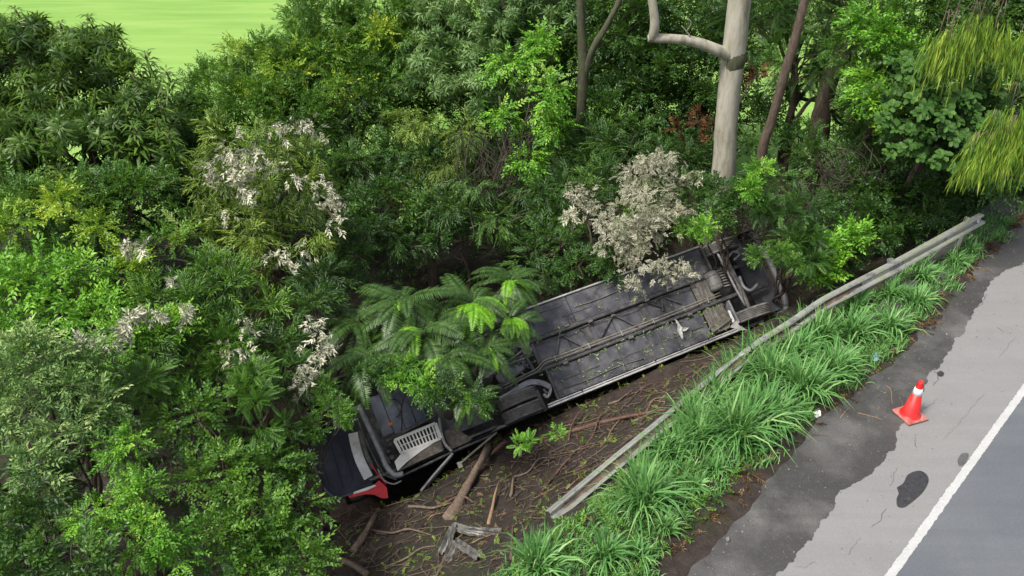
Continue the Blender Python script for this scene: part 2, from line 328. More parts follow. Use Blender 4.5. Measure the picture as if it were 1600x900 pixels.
tag(link('field', grid_mesh('field', np.concatenate([np.linspace(-300, -62, 8), np.arange(-60, 60, .8), np.linspace(62, 300, 8)]), np.concatenate([np.arange(24, 70, .5), np.linspace(72, 600, 14)]), fz, FIELD)), kind='structure')
def road_xy(s, t): return RN * s + RD * t
def strip(name, s0, s1, z, mat, t0=-120, t1=300, parent=None):
    mb = MB(); P = [road_xy(s0, t0), road_xy(s1, t0), road_xy(s1, t1), road_xy(s0, t1)]
    mb.add([(p[0], p[1], z) for p in P], [(3, 2, 1, 0)]); return mb.build(name, mat, parent)
line_s = st(*G(1495, 755)[:2])[0]
shoulder = tag(strip('road_shoulder', -14, 4.7, 0., PALE), kind='structure')
tag(strip('road', -14, line_s + .03, .004, LANE), kind='structure')
def rough_band(name, edge, other_s, z, mat):
    # edge: list of (s, t) sorted by t
    e = np.array(edge); tt = np.arange(e[0, 1], e[-1, 1], .035); ss = np.interp(tt, e[:, 1], e[:, 0])
    rs = np.random.RandomState(3); ss = ss + .015 * np.sin(tt * 9 + rs.uniform(0, 6)) + .012 * np.sin(tt * 23) + rs.normal(0, .008, len(tt))
    v = []; f = []
    for s, t in zip(ss, tt):
        a = road_xy(s, t); b = road_xy(other_s, t); v += [(a[0], a[1], z), (b[0], b[1], z)]
    for i in range(len(tt) - 1): f.append((2 * i, 2 * i + 2, 2 * i + 3, 2 * i + 1))
    mb = MB(); mb.add(v, f); return mb.build(name, mat)
zr = [(35, 900), (105, 830), (180, 740), (215, 690), (270, 620), (290, 560), (330, 530), (420, 490), (450, 440), (485, 430), (490, 400), (525, 370), (540, 290), (570, 240), (640, 150), (650, 110), (665, 60), (700, 45)]
wet_px = [(1200 + x / 2.6475, 560 + y / 2.6475) for x, y in zr] + [(1000 + x / 2.647, 300 + y / 2.647) for x, y in ((1260, 690), (1290, 640), (1310, 600), (1335, 590), (1370, 510), (1420, 440), (1430, 400), (1470, 350), (1540, 310), (1588, 300))]
edge = []
for p in wet_px:
    s, t = st(*G(*p)[:2])
    if not edge or t > edge[-1][1] + .05: edge.append((s, t))
edge = [(2.75, edge[0][1] - 30), (2.6, edge[0][1] - 6), (2.7, edge[0][1] - 2)] + edge + [(3.5, edge[-1][1] + 3), (3.4, edge[-1][1] + 40)]
tag(rough_band('wet_shoulder', edge, 4.69, .004, WET), kind='structure')
# painted edge line with nibbled borders
mb = MB(); v = []; f = []; rs = np.random.RandomState(9); tt = np.arange(-20, 60, .04)
for t in tt:
    a = road_xy(line_s - .06 + rs.normal(0, .004), t); b = road_xy(line_s + .06 + rs.normal(0, .005), t); v += [(a[0], a[1], .0082), (b[0], b[1], .0082)]
f = [(2 * i, 2 * i + 2, 2 * i + 3, 2 * i + 1) for i in range(len(tt) - 1)]
mb.add(v, f); tag(mb.build('edge_line', PAINT), kind='structure')
def crack(pts, w):
    w *= .6
    P = [G(*p) for p in pts]; Q = spline(P, 5); r = random.Random(len(pts) * 7 + int(pts[0][0])); v = []; f = []
    for i, p in enumerate(Q):
        d = nrm(Q[min(i + 1, len(Q) - 1)] - Q[max(i - 1, 0)]); n = np.array([-d[1], d[0], 0]); k = w * (r.uniform(.25, 1) if 0 < i < len(Q) - 1 else .05); p = p + n * r.uniform(-.02, .02)
        v += [(*(p + n * k)[:2], .0042), (*(p - n * k)[:2], .0042)]
    f = [(2 * i, 2 * i + 1, 2 * i + 3, 2 * i + 2) for i in range(len(Q) - 1)]
    mb = MB(); mb.add(v, f); mb.build('crack', CRACK, shoulder)
for c, w in (([(1402, 730), (1396, 745), (1390, 760)], .012), ([(1385, 793), (1375, 812), (1362, 826)], .012), ([(1345, 838), (1338, 850), (1325, 868)], .009), ([(1432, 678), (1430, 690), (1434, 702)], .012),
             ([(1443, 640), (1455, 633), (1465, 622)], .01), ([(1460, 578), (1466, 592), (1458, 604)], .022), ([(1418, 610), (1405, 606), (1385, 604)], .008), ([(1530, 480), (1536, 470), (1541, 458)], .02), ([(1560, 560), (1575, 540), (1590, 525)], .006),
             ([(1240, 884), (1255, 886), (1275, 878)], .007), ([(1470, 690), (1490, 670), (1512, 645), (1540, 612)], .006)): crack(c, w)
def stain(name, pts, z, mat, label):
    P = spline([G(*p) for p in pts] + [G(*pts[0])], 5)[:-1]; P[:, 2] = z
    mb = MB(); mb.add(P, [tuple(range(len(P)))]); o = mb.build(name, mat); return tag(o, label, 'stain')
def zs(q): return [(1200 + x / 2.6475, 560 + y / 2.6475) for x, y in q]
stain('oil_stain', zs([(532, 535), (560, 515), (580, 480), (625, 465), (655, 480), (664, 510), (640, 555), (590, 600), (560, 618), (535, 612), (532, 580), (540, 560)]), .0045, OIL, 'large black oil stain on the pale road shoulder below the cone')
stain('oil_stain', zs([(783, 420), (800, 395), (825, 392), (830, 405), (815, 440), (790, 445)]), .0045, surf('old_oil', [(.3, (.06, .06, .06)), (.7, (.12, .12, .118))], 14, .7, bstr=0), 'small faded dark stain on the shoulder right beside the white edge line')
stain('oil_stain', zs([(697, 60), (715, 52), (728, 62), (722, 75), (705, 74)]), .0046, OIL, 'little black spot on pale shoulder above the cone, by a crack')

# ------------------------------------------------------------------ traffic cone
cp = G(1421, 650); cone = tag(empty('traffic_cone', (cp[0], cp[1], .005)), 'red traffic cone with one white band standing on the road shoulder', 'cone')
ca = math.radians(20); cax = np.array([[math.cos(ca), math.sin(ca), 0], [-math.sin(ca), math.cos(ca), 0], [0, 0, 1]])
MB().box((0, 0, .03), (.44, .44, .045), cax, .014).build('base', CONE_B, cone)
mb = MB()
for sx in (-1, 1):
    for sy in (-1, 1): mb.box(cax.T @ np.array([sx * .17, sy * .17, .004]), (.07, .07, .008), cax)
mb.build('foot', TYRE, cone, 'stuff')
def lathe_part(name, prof, mat, n=32):
    mb = MB(); mb.lathe(prof, (0, 0, 0), (0, 0, 1), n); mb.sm = [True] * len(mb.f); return mb.build(name, mat, cone)
lathe_part('body', [(.185, .052), (.172, .065), (.15, .09), (.083, .52), (.07, .521)], CONE_R)
lathe_part('reflective_band', [(.082, .515), (.086, .517), (.067, .652), (.06, .654)], CONE_W)
lathe_part('tip', [(.066, .648), (.064, .654), (.047, .76), (.046, .775), (.038, .785), (.03, .785), (.028, .74)], CONE_R)

# ------------------------------------------------------------------ guardrail
WU = np.array([-.175, -.15, -.125, -.08, -.025, .025, .08, .125, .15, .175]); WD = np.array([-.015, .02, .085, .085, .0, .0, .085, .085, .02, -.015])
def wbeam(path, normals, name, mat, parent, sc=1., wsc=.86, th=.006):
    P = np.asarray(path, float); n = len(P); t = np.gradient(P, axis=0); v = []
    for i in range(n):
        T = nrm(t[i]); N = np.asarray(normals[i], float); N = nrm(N - T * np.dot(N, T)); U = np.cross(N, T)
        k = sc if np.isscalar(sc) else sc[i]
        for side in (0, 1):
            for u, w in zip(WU, WD): v.append(P[i] + U * u * wsc + N * (w * k - side * th))
    m = len(WU); f = []
    for i in range(n - 1):
        a = i * 2 * m; b = (i + 1) * 2 * m
        for k in range(m - 1):
            f.append((a + k, b + k, b + k + 1, a + k + 1)); f.append((a + m + k, a + m + k + 1, b + m + k + 1, b + m + k))
        f.append((a, a + m, b + m, b)); f.append((a + m - 1, b + m - 1, b + 2 * m - 1, a + 2 * m - 1))
    for a in (0, (n - 1) * 2 * m):
        for k in range(m - 1): f.append((a + k, a + k + 1, a + m + k + 1, a + m + k) if a == 0 else (a + k, a + m + k, a + m + k + 1, a + k + 1))
    mb = MB(); mb.add(v, f); return mb.build(name, mat, parent)
rp = [(1533, 342, .66), (1400, 416, .5), (1292, 472, .26), (1200, 533, 0.), (1052, 650, -.5), (952, 733, -.86), (862, 810, -1.08)]
rk = [G(*p) for p in rp]; tot = 91; rt = np.concatenate([[0], np.cumsum([np.linalg.norm(b - a) for a, b in zip(rk[:-1], rk[1:])])]); RP = np.stack([np.interp(np.linspace(0, rt[-1], tot), rt, [p[k] for p in rk]) for k in range(3)], 1)
for _ in range(2): RP[1:-1] = (RP[:-2] + 2 * RP[1:-1] + RP[2:]) / 4
rn_far = np.array([.62, -.62, .42]); rn_near = np.array([.30, -.42, .86])
RNs = []
for i in range(tot):
    k = sm(np.array(i / (tot - 1)), .12, .62); RNs.append(nrm(rn_far * (1 - k) + rn_near * k))
wig = np.random.RandomState(2)
for i in range(tot):
    k = i / tot
    if k > .35: RP[i] += np.array([0, 0, .012 * math.sin(i * .35)]) + np.array([RN[0], RN[1], 0]) * .015 * math.sin(i * .22 + 1); RNs[i] = nrm(RNs[i] + np.array([.05, .05, 0]) * math.sin(i * .3))
for i in range(tot):
    T_ = nrm(RP[min(i + 1, tot - 1)] - RP[max(i - 1, 0)]); E_ = nrm(np.cross(T_, nrm(C0 - RP[i]))); E_ = E_ if np.dot(E_, RNs[i]) > 0 else -E_
    b_ = .3 * math.exp(-((i / tot - .5) / .13) ** 2); RNs[i] = nrm(np.array(RNs[i]) * (1 - b_) + E_ * b_)
    RP[i] = RP[i] + np.array([RN[0], RN[1], -.5]) * (.03 * math.exp(-((i / tot - .56) / .04) ** 2) - .02 * math.exp(-((i / tot - .38) / .03) ** 2))
rail = tag(empty('guardrail', G(1535, 345, 0)), 'long galvanised guardrail torn off its posts and sagging down the bank', 'guardrail')
def rel(o, root):    # keep world geometry under a moved root
    o.matrix_parent_inverse = Matrix.Translation(-Vector(root.location)); return o
cuts = [0, 22, 44, 66, tot - 1]
for a, b in zip(cuts[:-1], cuts[1:]):
    seg = RP[a:b + 2].copy(); ns = RNs[a:b + 2]
    if a: seg = seg + np.array(ns[0]) * (.007 * (cuts.index(a) % 2))
    rel(wbeam(seg, ns, 'rail_beam', STEEL, rail), rail)
# mud caught in the valley of the fallen stretch
for a, b in ((30, 45), (43, 62), (60, 76), (73, 89)):
    v = []; f = []; r = random.Random(a)
    seg = RP[a:b]
    for i, p in enumerate(seg):
        T = nrm(RP[min(a + i + 1, tot - 1)] - RP[a + i - 1]); N = nrm(RNs[a + i] - T * np.dot(RNs[a + i], T)); U = np.cross(N, T); e = math.sin(math.pi * i / (len(seg) - 1)) + .01
        for u in (-.064, -.036, 0, .036, .064): v.append(p + N * (.012 + .04 * e * r.uniform(.6, 1) if abs(u) < .06 else .072 * e ** .5 + .004) + U * u * (1 if abs(u) < .06 else e ** .4))
    for i in range(len(seg) - 1):
        for k in range(4): f.append((i * 5 + k, (i + 1) * 5 + k, (i + 1) * 5 + k + 1, i * 5 + k + 1))
    mb = MB(); mb.add(v, f, True); rel(mb.build('caked_mud', MUDSTEEL, rail), rail)
def post(p, n, lean, h=1.0):
    p = np.asarray(p, float); ax = nrm(lean); mb = MB(); x = nrm(np.cross(n, ax)); y = np.cross(ax, x)
    A = np.array([x, y, ax])
    mb.box(p, (.006, .12, h), A); mb.box(p + y * .06 + x * .035, (.075, .006, h), A); mb.box(p - y * .06 + x * .035, (.075, .006, h), A)
    return rel(mb.build('post', STEEL, rail), rail)
pe = RP[3] - np.array(RNs[3]) * .12; post((pe[0], pe[1], .22), (.7, -.7, 0), (.02, 0, 1), 1.15)
pe = RP[21] - np.array(RNs[21]) * .14; post((pe[0], pe[1], pe[2] - .25), (.7, -.7, 0), (-.35, .3, 1), .7)
pe = RP[79] - np.array(RNs[79]) * .05; post((pe[0] + .25, pe[1] - .15, pe[2] - .12), (.5, -.5, .5), (.75, -.55, -.2), .5)
for i in (1, 2, 10, 21, 22, 23, 24, 33, 43, 44, 45, 46, 65, 66, 67):
    mb = MB(); mb.lathe([(.0, .028), (.012, .026), (.02, .018), (.024, .0)], RP[i] + np.array(RNs[i]) * .004, RNs[i], 10); rel(mb.build('bolt', GREYPART, rail), rail)
mb = MB(); e0 = RP[0] + np.array(RNs[0]) * .02; mb.box(e0 + nrm(RP[1] - RP[0]) * .16, (.09, .10, .008), np.array([nrm(RP[1] - RP[0]), np.cross(RNs[0], nrm(RP[1] - RP[0])), RNs[0]])); rel(mb.build('end_plate', WHITEP, rail), rail)
# crumpled piece of the same rail in the mud
def PT(px, py, h=0.): p = GT(px, py); return p + nrm(C0 - p) * h
scrap = tag(empty('crumpled_rail_piece', GT(735, 850)), 'crumpled torn piece of guardrail lying in the mud below the bank', 'scrap metal')
def crum(px, name, n0, n1, sc):
    P = spline([PT(x, y, h) for x, y, h in px], 6); k = np.linspace(0, 1, len(P))[:, None]; N = np.asarray(n0) * (1 - k) + np.asarray(n1) * k
    r = np.random.RandomState(len(P) + int(px[0][0])); N = N + r.normal(0, .05, N.shape); P = P + r.normal(0, .003, P.shape)
    rel(wbeam(P, N, name, STEEL_CRUSHED, scrap, sc, .5), scrap)
crum([(690, 866, .12), (700, 845, .2), (709, 822, .32)], 'rail_fold', (-.3, -.7, .6), (-.6, -.5, .5), .7)
crum([(709, 822, .3), (730, 828, .28), (760, 832, .16), (788, 832, .06)], 'rail_fold', (.1, -.1, 1), (.1, -.8, .5), .5)
crum([(712, 846, .12), (730, 858, .16), (752, 872, .1)], 'rail_fold', (.2, -.5, .8), (.1, -.3, .9), .5)
crum([(700, 878, .03), (706, 866, .08), (712, 850, .1)], 'rail_fold', (-.2, -.4, .8), (-.5, -.4, .8), .4)

# ------------------------------------------------------------------ the bus on its side
bus = empty('bus'); M4 = Matrix([[*BR[i], BO[i]] for i in range(3)] + [[0, 0, 0, 1]]); bus.matrix_world = M4
tag(bus, 'long coach overturned in the ditch with its black underside facing up', 'bus')
XR, XF = -4.75, 6.95
def q(px, py, z=0.): return Bp(px, py, z)
def z1(x, y, z=0.): return Bp(460 + x / 4, 560 + y / 4, z)
def z7(x, y, z=0.): return Bp(740 + x / 5, 520 + y / 5, z)
def z2(x, y, z=0.): return Bp(740 + x / 3.2, 360 + y / 3.2, z)
# body shell
body = MB()
body.box((.5 * (XR + XF), -BHW + .03, -1.95), (XF - XR, .06, 2.1)); body.box((.5 * (XR + XF), BHW - .03, -1.95), (XF - XR, .06, 2.1))
body.box((.5 * (XR + XF), 0, -3.03), (XF - XR, 2 * BHW - .01, .06), None, .02); body.box((XR + .03, 0, -1.95), (.055, 2 * BHW - .13, 2.09)); body.box((XF - .03, 0, -1.75), (.055, 2 * BHW - .13, 2.4))
MB().box((.5 * (XR + XF), 0, -.87), (XF - XR - .13, 2 * BHW - .13, .05)).build('inner_floor', FRAME, bus)
shell = body.build('body_shell', BODYW, bus)
for sy in (-1, 1):
    for k in range(7):
        x = -3.9 + k * 1.62; MB().box((x, sy * (BHW + .006), -2.15), (1.5, .02, .8), None, .008).build('window', GLASS, bus)
MB().box((XF + .012, 0, -2.0), (.03, 2.05, 1.5), None, .01).build('windscreen', GLASS, bus)
for sy, segs in ((-1, ((-3.9, -1.55), (-.22, 5.02), (6.42, 6.9))), (1, ((-4.6, -1.55), (-.22, 5.02), (6.42, 6.9)))):
    for a, b in segs: MB().box(((a + b) / 2, sy * (BHW - .025), -.43), (b - a, .05, .82)).build('skirt_panel', FRAME, bus)
# bright trim along both lower edges, in lengths
for a, b in ((-.30, .62), (.63, 2.65), (2.66, 4.2), (4.21, 5.22)):
    mb = MB(); mb.box(((a + b) / 2, -BHW - .012, .012), (b - a, .05, .06), None, .012); mb.box(((a + b) / 2, -BHW + .045, .026), (b - a - .03, .03, .03), None, .006); mb.build('edge_trim', ALU, bus)
for a, b in ((.1, 1.5), (1.51, 3.4), (3.41, 5.1)):
    MB().box(((a + b) / 2, BHW - .01, .012), (b - a, .045, .05), None, .012).build('edge_trim', ALU, bus)
# floor boards of the three bays
def boards(x0, x1, y0, y1, n, z, seed):
    r = random.Random(seed); e = [x0] + sorted(x0 + (x1 - x0) * (k + r.uniform(-.18, .18)) / n for k in range(1, n)) + [x1]
    for a, b in zip(e[:-1], e[1:]): MB().box(((a + b) / 2, (y0 + y1) / 2, z - .02 + r.uniform(-.008, .008)), (b - a - .014, y1 - y0, .04), None, .006).build('floor_board', BELLY, bus)
boards(.06, 4.36, -1.085, -.39, 5, 0, 1); boards(-.02, 4.40, -.262, .318, 6, -.045, 2); boards(.06, 5.06, .44, 1.11, 4, 0, 3)
# long ribs pressed along the outer bays
for (x0, x1, y) in ((.3, 1.3, -.72), (1.6, 2.9, -.74), (3.1, 4.2, -.76), (.9, 1.7, .68), (2.2, 3.0, .95), (.2, 1.0, .95)):
    MB().box(((x0 + x1) / 2, y, .008), (x1 - x0, .022, .02), None, .004).build('board_rib', FRAME, bus)
# chassis rails and cross members
for y, x0, x1 in ((.38, -1.65, 5.3), (-.325, -1.65, 5.5)):
    mb = MB(); mb.bar((x0, y, .015), (x1, y, .015), .1, .09, bev=.012); mb.bar((x0, y, .066), (x1, y, .066), .055, .014); mb.build('chassis_rail', FRAME, bus)
for x, y0, y1, w in ((.015, -1.1, -.38, .07), (-.07, -.27, .33, .1), (.015, .44, 1.1, .07), (1.05, .43, 1.1, .04), (2.7, .43, 1.1, .05), (1.9, -1.08, -.38, .03), (3.0, -1.08, -.38, .035)):
    MB().bar((x, y0, .01), (x, y1, .01), w, .075 if w > .05 else .035, bev=.008).build('cross_member', FRAME, bus)
# diagonal braces of the middle bay
for a, b in (((874, 522), (867, 564)), ((874, 522), (914, 543)), ((955, 486), (938, 528)), ((955, 486), (995, 510)), ((1030, 458), (1036, 486)), ((1030, 458), (1064, 474)), ((1008, 470), (1034, 480)), ((905, 512), (925, 530))):
    A = q(*a); B = q(*b); A[2] = B[2] = .0; A[1] = min(A[1], .31); B[1] = max(B[1], -.25)
    MB().bar(A, B, .05, .05, bev=.008).build('brace', FRAME, bus)
for x in (1.35, 2.95): MB().bar((x, -.25, -.015), (x, .3, -.015), .16, .03).build('stiffener', FRAME, bus)
bolt = MB(); bolt.lathe([(0, .022), (.014, .02), (.018, .01), (.018, -.01)], (0, 0, 0), (0, 0, 1), 8); bolt_me = bolt.mesh('bolt', DIRTY)
for k in range(14):
    for y, z in ((-1.04, .004), (-.44, .004), (.50, .004), (1.05, .004)): link('bolt', bolt_me, bus, (.2 + k * .31 + .05 * (k % 3), y, z))
for x, y in ((.5, -.38), (1.5, .33), (2.3, -.38), (3.1, .33), (4.0, -.38), (.9, .43), (3.8, .43)): MB().box((x, y, .06), (.12, .06, .1), None, .01).build('bracket', DIRTY, bus)
mb = MB(); mb.tube(spline([(0, .28, .03), (.8, .25, .05), (1.6, .28, .03), (2.6, .24, .05), (3.6, .28, .04), (4.5, .25, .05)], 6), .013, 6); mb.build('cable_harness', FRAME, bus)
mb = MB(); mb.tube(spline([(.1, -.9, .02), (.9, -.93, .035), (1.7, -.9, .02), (2.4, -.95, .03)], 6), .011, 6); mb.build('brake_hose', DIRTY, bus)
mb = MB(); mb.tube(spline([(1.3, .8, .02), (2.0, .78, .03), (2.9, .82, .02), (3.9, .78, .03)], 6), .012, 6); mb.build('brake_hose', DIRTY, bus)
for x0, x1, y0, y1 in ((.75, .9, -1.0, -.5), (2.6, 2.72, -1.02, -.6), (3.5, 3.62, -.24, .3), (1.9, 2.0, .5, 1.05), (3.9, 4.2, .6, .95)): MB().box(((x0 + x1) / 2, (y0 + y1) / 2, .004), (x1 - x0, y1 - y0, .018), None, .005).build('cover_strip', FRAME, bus)
# pair of pipes with clips
for dy, z in ((0, .12), (.065, .115)):
    mb = MB(); mb.tube(spline([(-1.1, -.42 + dy, .06), (-.55, -.36 + dy, .08), (-.22, -.33 + dy, .1), (.05, -.22 + dy, z), (.5, -.235 + dy, z + .01), (2, -.235 + dy, z - .005), (3.4, -.235 + dy, z + .01), (5.0, -.21 + dy, z)], 6), .017, 8); mb.build('pipe', PIPE, bus)
for x in (.3, 1.2, 2.1, 3.0, 3.9, 4.6): MB().box((x, -.205, .1), (.03, .14, .07), None, .006).build('pipe_clip', GREYPART, bus)
# front cross panel with pressed ribs
mb = MB(); mb.box((4.66, -.32, -.03), (.5, 1.44, .05), None, .01); mb.build('cross_panel', MUDPANEL, bus)
for k in range(4): MB().box((4.50 + k * .11, -.1 if k % 2 else -.35, .004), (.045, 1.15 if k % 2 else .9, .03), None, .01).build('panel_rib', DIRTY, bus)
mb = MB(); mb.tube([(4.40, -.98, .05), (5.02, -.86, .05)], .02, 8); mb.build('tie_rod', DIRTY, bus)
mb = MB(); mb.lathe([(0, -.02), (.1, -.01), (.165, .03), (.18, .08), (.18, .42), (.165, .47), (.1, .505), (0, .51)], (5.0, -.06, .08), (0.02, 1, 0), 22); mb.sm = [True] * len(mb.f); tank = mb.build('air_tank', TANK, bus)
for y in (.08, .32):
    mb = MB(); mb.lathe([(.183, -.012), (.189, -.01), (.189, .01), (.183, .012)], (5.0, y, .08), (0, 1, 0), 22); mb.build('strap', DIRTY, tank)
def coil(name, c, r, n, mat):
    t = np.linspace(0, 2 * math.pi * n, n * 14); mb = MB(); mb.tube(np.stack([c[0] + r * np.cos(t), c[1] + t / t[-1] * .5 - .25, c[2] + r * np.sin(t)], 1), .022, 6); return mb.build(name, mat, bus)
coil('spring', (5.27, .18, .1), .085, 7, DIRTY)
mb = MB(); mb.tube([(5.27, -.1, .1), (5.27, .46, .1)], .05, 12); mb.build('damper', FRAME, bus)
# front axle, steering links
mb = MB(); mb.tube(spline([(5.62, 1.0, .03), (5.62, .5, .06), (5.64, 0, .05), (5.62, -.5, .06), (5.6, -.85, .03)], 5), .06, 10); mb.build('front_axle', DIRTY, bus)
mb = MB(); mb.tube(spline([(5.40, .95, .16), (5.42, .4, .17), (5.44, -.2, .16), (5.50, -.68, .12)], 5), .033, 8); mb.build('steering_link', GREYPART, bus)
mb = MB(); mb.tube(spline([z2(1275, 130, .1), z2(1300, 105, .2), z2(1330, 120, .18), z2(1300, 150, .1)], 6), .035, 8); mb.build('hose', GREYPART, bus)
mb = MB(); mb.tube(spline([z2(1330, 230, .1), z2(1350, 280, .15), z2(1385, 300, .18), z2(1420, 270, .1)], 6), .04, 8); mb.build('hose', GREYPART, bus)
mb = MB(); mb.tube(spline([z2(1240, 160, .0), z2(1290, 215, .06), z2(1330, 290, .1), z2(1345, 350, .06)], 6), .045, 8); mb.build('leaf_spring', DIRTY, bus)
MB().bar((5.15, -1.02, -.1), (5.15, -.4, -.1), .05, .4, bev=.01).build('wheel_arch', GREYPART, bus)
MB().bar((5.1, .45, -.1), (5.1, 1.1, -.1), .05, .4, bev=.01).build('wheel_arch', FRAME, bus)
MB().box((6.55, 0, -.5), (.7, 2.1, .05), None, .01).build('front_floor', BELLY, bus)
for y in (-.35, .35): MB().bar((5.4, y, -.1), (6.6, y, -.25), .09, .12, bev=.01).build('chassis_rail', FRAME, bus)
mb = MB(); c = [(XF - .05, -BHW, -.5), (XF + .12, -.8, -.5), (XF + .2, 0, -.5), (XF + .12, .8, -.5), (XF - .05, BHW, -.5)]; mb.tube(spline(c, 4), .09, 10); mb.build('front_bumper', GREYPART, bus)
# wheels
def wheel(name, c, ax, r=.5, w=.275, dual=False):
    ax = nrm(ax); u = np.array([1., 0, 0]); mb = MB(); h = w / 2
    prof = [(r * .58, -h * .82), (r * .72, -h), (r * .93, -h * .98), (r * .985, -h * .86)]
    ng = 5; gw = .014
    edges = np.linspace(-h * .82, h * .82, ng + 2)
    for k in range(ng + 1):
        a, b = edges[k], edges[k + 1]; prof += [(r, a + gw), (r, b - gw)]
        if k < ng: prof += [(r - .03, b - gw * .7), (r - .03, b + gw * .7)]
    prof += [(r * .985, h * .86), (r * .93, h * .98), (r * .72, h), (r * .58, h * .82)]
    mb.lathe(prof, c, ax, 48); t = mb.build(name, TYRE, bus)
    mb = MB(); mb.lathe([(r * .585, -h * .8), (r * .55, -h * .6), (r * .5, -h * .2), (r * .22, -h * .1), (r * .2, -h * .5), (0, -h * .55)], c, ax, 32)
    mb.lathe([(r * .585, h * .8), (r * .55, h * .6), (r * .5, h * .2), (r * .22, h * .1), (r * .2, h * .5), (0, h * .55)], c, ax, 32); mb.build('rim', DIRTY, t)
for y in (-.735, -1.055, .735, 1.055): wheel('wheel', (-.86, y, -.08), (0, 1, 0))
fwc = q(1171, 484, .2); wheel('wheel', (5.70, fwc[1] - .1, -.12), (.06, 1, .02), .5, .30); wheel('wheel', (5.68, .95, -.12), (.06, 1, .02), .5, .30)
mb = MB(); mb.tube([(-.86, -1.1, -.14), (-.86, 1.1, -.14)], .07, 10); mb.build('rear_axle', DIRTY, bus)
mb = MB(); mb.lathe([(0, -.24), (.12, -.22), (.2, -.1), (.23, 0), (.2, .1), (.12, .22), (0, .24)], (-.92, -.12, .0), (1, 0, .1), 20); mb.lathe([(.14, 0), (.1, .2), (.06, .32), (0, .33)], (-.75, -.12, .02), (1, .05, 0), 16); mb.sm = [True] * len(mb.f); mb.build('differential', GREYPART, bus)
# suspension beam arching over the twin tyres, brackets
def flat(path, w, h, name, mat, up=(0, 0, 1)):
    P = spline(path, 6); mb = MB(); v = []; f = []
    for i, p in enumerate(P):
        t = nrm(P[min(i + 1, len(P) - 1)] - P[max(i - 1, 0)]); y = nrm(np.cross(up, t)); z = np.cross(t, y)
        v += [p + y * w / 2 + z * h / 2, p - y * w / 2 + z * h / 2, p - y * w / 2 - z * h / 2, p + y * w / 2 - z * h / 2]
    for i in range(len(P) - 1):
        a = 4 * i; f += [(a + k, a + (k + 1) % 4, a + 4 + (k + 1) % 4, a + 4 + k) for k in range(4)]
    f += [(3, 2, 1, 0), tuple(4 * (len(P) - 1) + k for k in range(4))]; mb.add(v, f); return mb.build(name, mat, bus)
flat([z7(205, 520, .12), z7(290, 475, .2), z7(370, 420, .26), z7(450, 385, .26), z7(540, 395, .2), z7(595, 425, .14)], .12, .05, 'suspension_arm', GREYPART)
flat([z7(595, 420, .14), z7(598, 455, .12), z7(575, 500, .08), z7(545, 480, .06)], .06, .05, 'arm_bracket', GREYPART)
flat([z7(545, 440, .1), z7(570, 470, .08)], .05, .04, 'arm_bracket', DIRTY)
flat([z7(485, 450, .2), z7(520, 530, .18), z7(560, 605, .08)], .09, .08, 'wheel_arch', FRAME)
flat([z7(150, 200, .05), z7(300, 120, .1), z7(430, 75, .05)], .1, .06, 'radius_arm', DIRTY)
flat([z7(385, 150, .06), z7(440, 240, .1), z7(480, 310, .06)], .06, .05, 'radius_arm', FRAME)
rr = random.Random(12)
for k in range(16):
    a = np.array([rr.uniform(-1.55, -.9), rr.uniform(-.3, .7), rr.uniform(-.15, .1)]); b = np.array([rr.uniform(-.5, -.1), rr.uniform(-.35, .5), rr.uniform(-.1, .12)]); m = (a + b) / 2 + np.array([rr.uniform(-.15, .15), rr.uniform(-.2, .2), rr.uniform(0, .15)])
    mb = MB(); mb.tube(spline([a, m, b], 7), rr.choice((.012, .018, .025)), 6); mb.build('hose', rr.choice((DIRTY, GREYPART, FRAME, PIPE)), bus)
hub = z7(390, 228, .05); mb = MB(); t = np.linspace(0, 2 * math.pi, 25)
mb.tube(np.stack([hub[0] + .12 * np.cos(t), hub[1] + .12 * np.sin(t), np.full(25, hub[2])], 1), .018, 6, False)
for k in range(5): a = k * 1.257; mb.tube([hub, hub + np.array([.12 * math.cos(a), .12 * math.sin(a), 0])], .014, 6)
mb.build('pulley', GREYPART, bus)
mb = MB(); mb.lathe([(.1, -.1), (.13, -.06), (.1, -.02), (.13, .02), (.1, .06), (.12, .1), (0, .11)], (-.25, .2, .0), (0, .2, 1), 16); mb.build('air_bellows', TYRE, bus)
# engine end: blue-grey plates, white louvre, bent bumper bars, hanging rear panel, red corner
for k in range(4):
    x = -4.02 + k * .265; MB().box((x + .13, .02, -.01 + .008 * (k % 2)), (.25, 1.0 if k else .9, .035), None, .008).build('engine_plate', FLOORGREY, bus)
MB().box(tuple(z1(520, 420, .02)), (.12, .12, .02)).build('access_hatch', FRAME, bus)
MB().box(tuple(z1(600, 412, .02)), (.1, .07, .02), None, .008).build('rust_patch', ORANGE, bus)
MB().box((-2.3, -.1, -.12), (1.3, 1.7, .05)).build('engine_cover', FRAME, bus)
MB().bar((-4.0, -.55, .0), (-2.75, -.40, .0), .07, .1, bev=.01).build('cross_member', FRAME, bus)
gz0 = .14
g = {k: z1(x, y, gz0) for k, (x, y) in dict(tl=(625, 512), tr=(880, 405), br=(912, 500), bl=(668, 592)).items()}
def lerp(a, b, t): return a + (b - a) * t
louv = MB()
for a, b, w in (('tl', 'tr', .06), ('bl', 'br', .06), ('tl', 'bl', .06), ('tr', 'br', .08)): louv.bar(g[a], g[b], w, .02)
louv = louv.build('louvre_frame', WHITEP, bus)
for k in range(1, 12):
    t = k / 12; MB().bar(lerp(g['tl'], g['tr'], t), lerp(g['bl'], g['br'], t), .03, .016).build('slat', WHITEP, louv)
MB().bar(lerp(g['tl'], g['bl'], .52), lerp(g['tr'], g['br'], .52), .02, .012).build('slat_rail', WHITEP, louv)
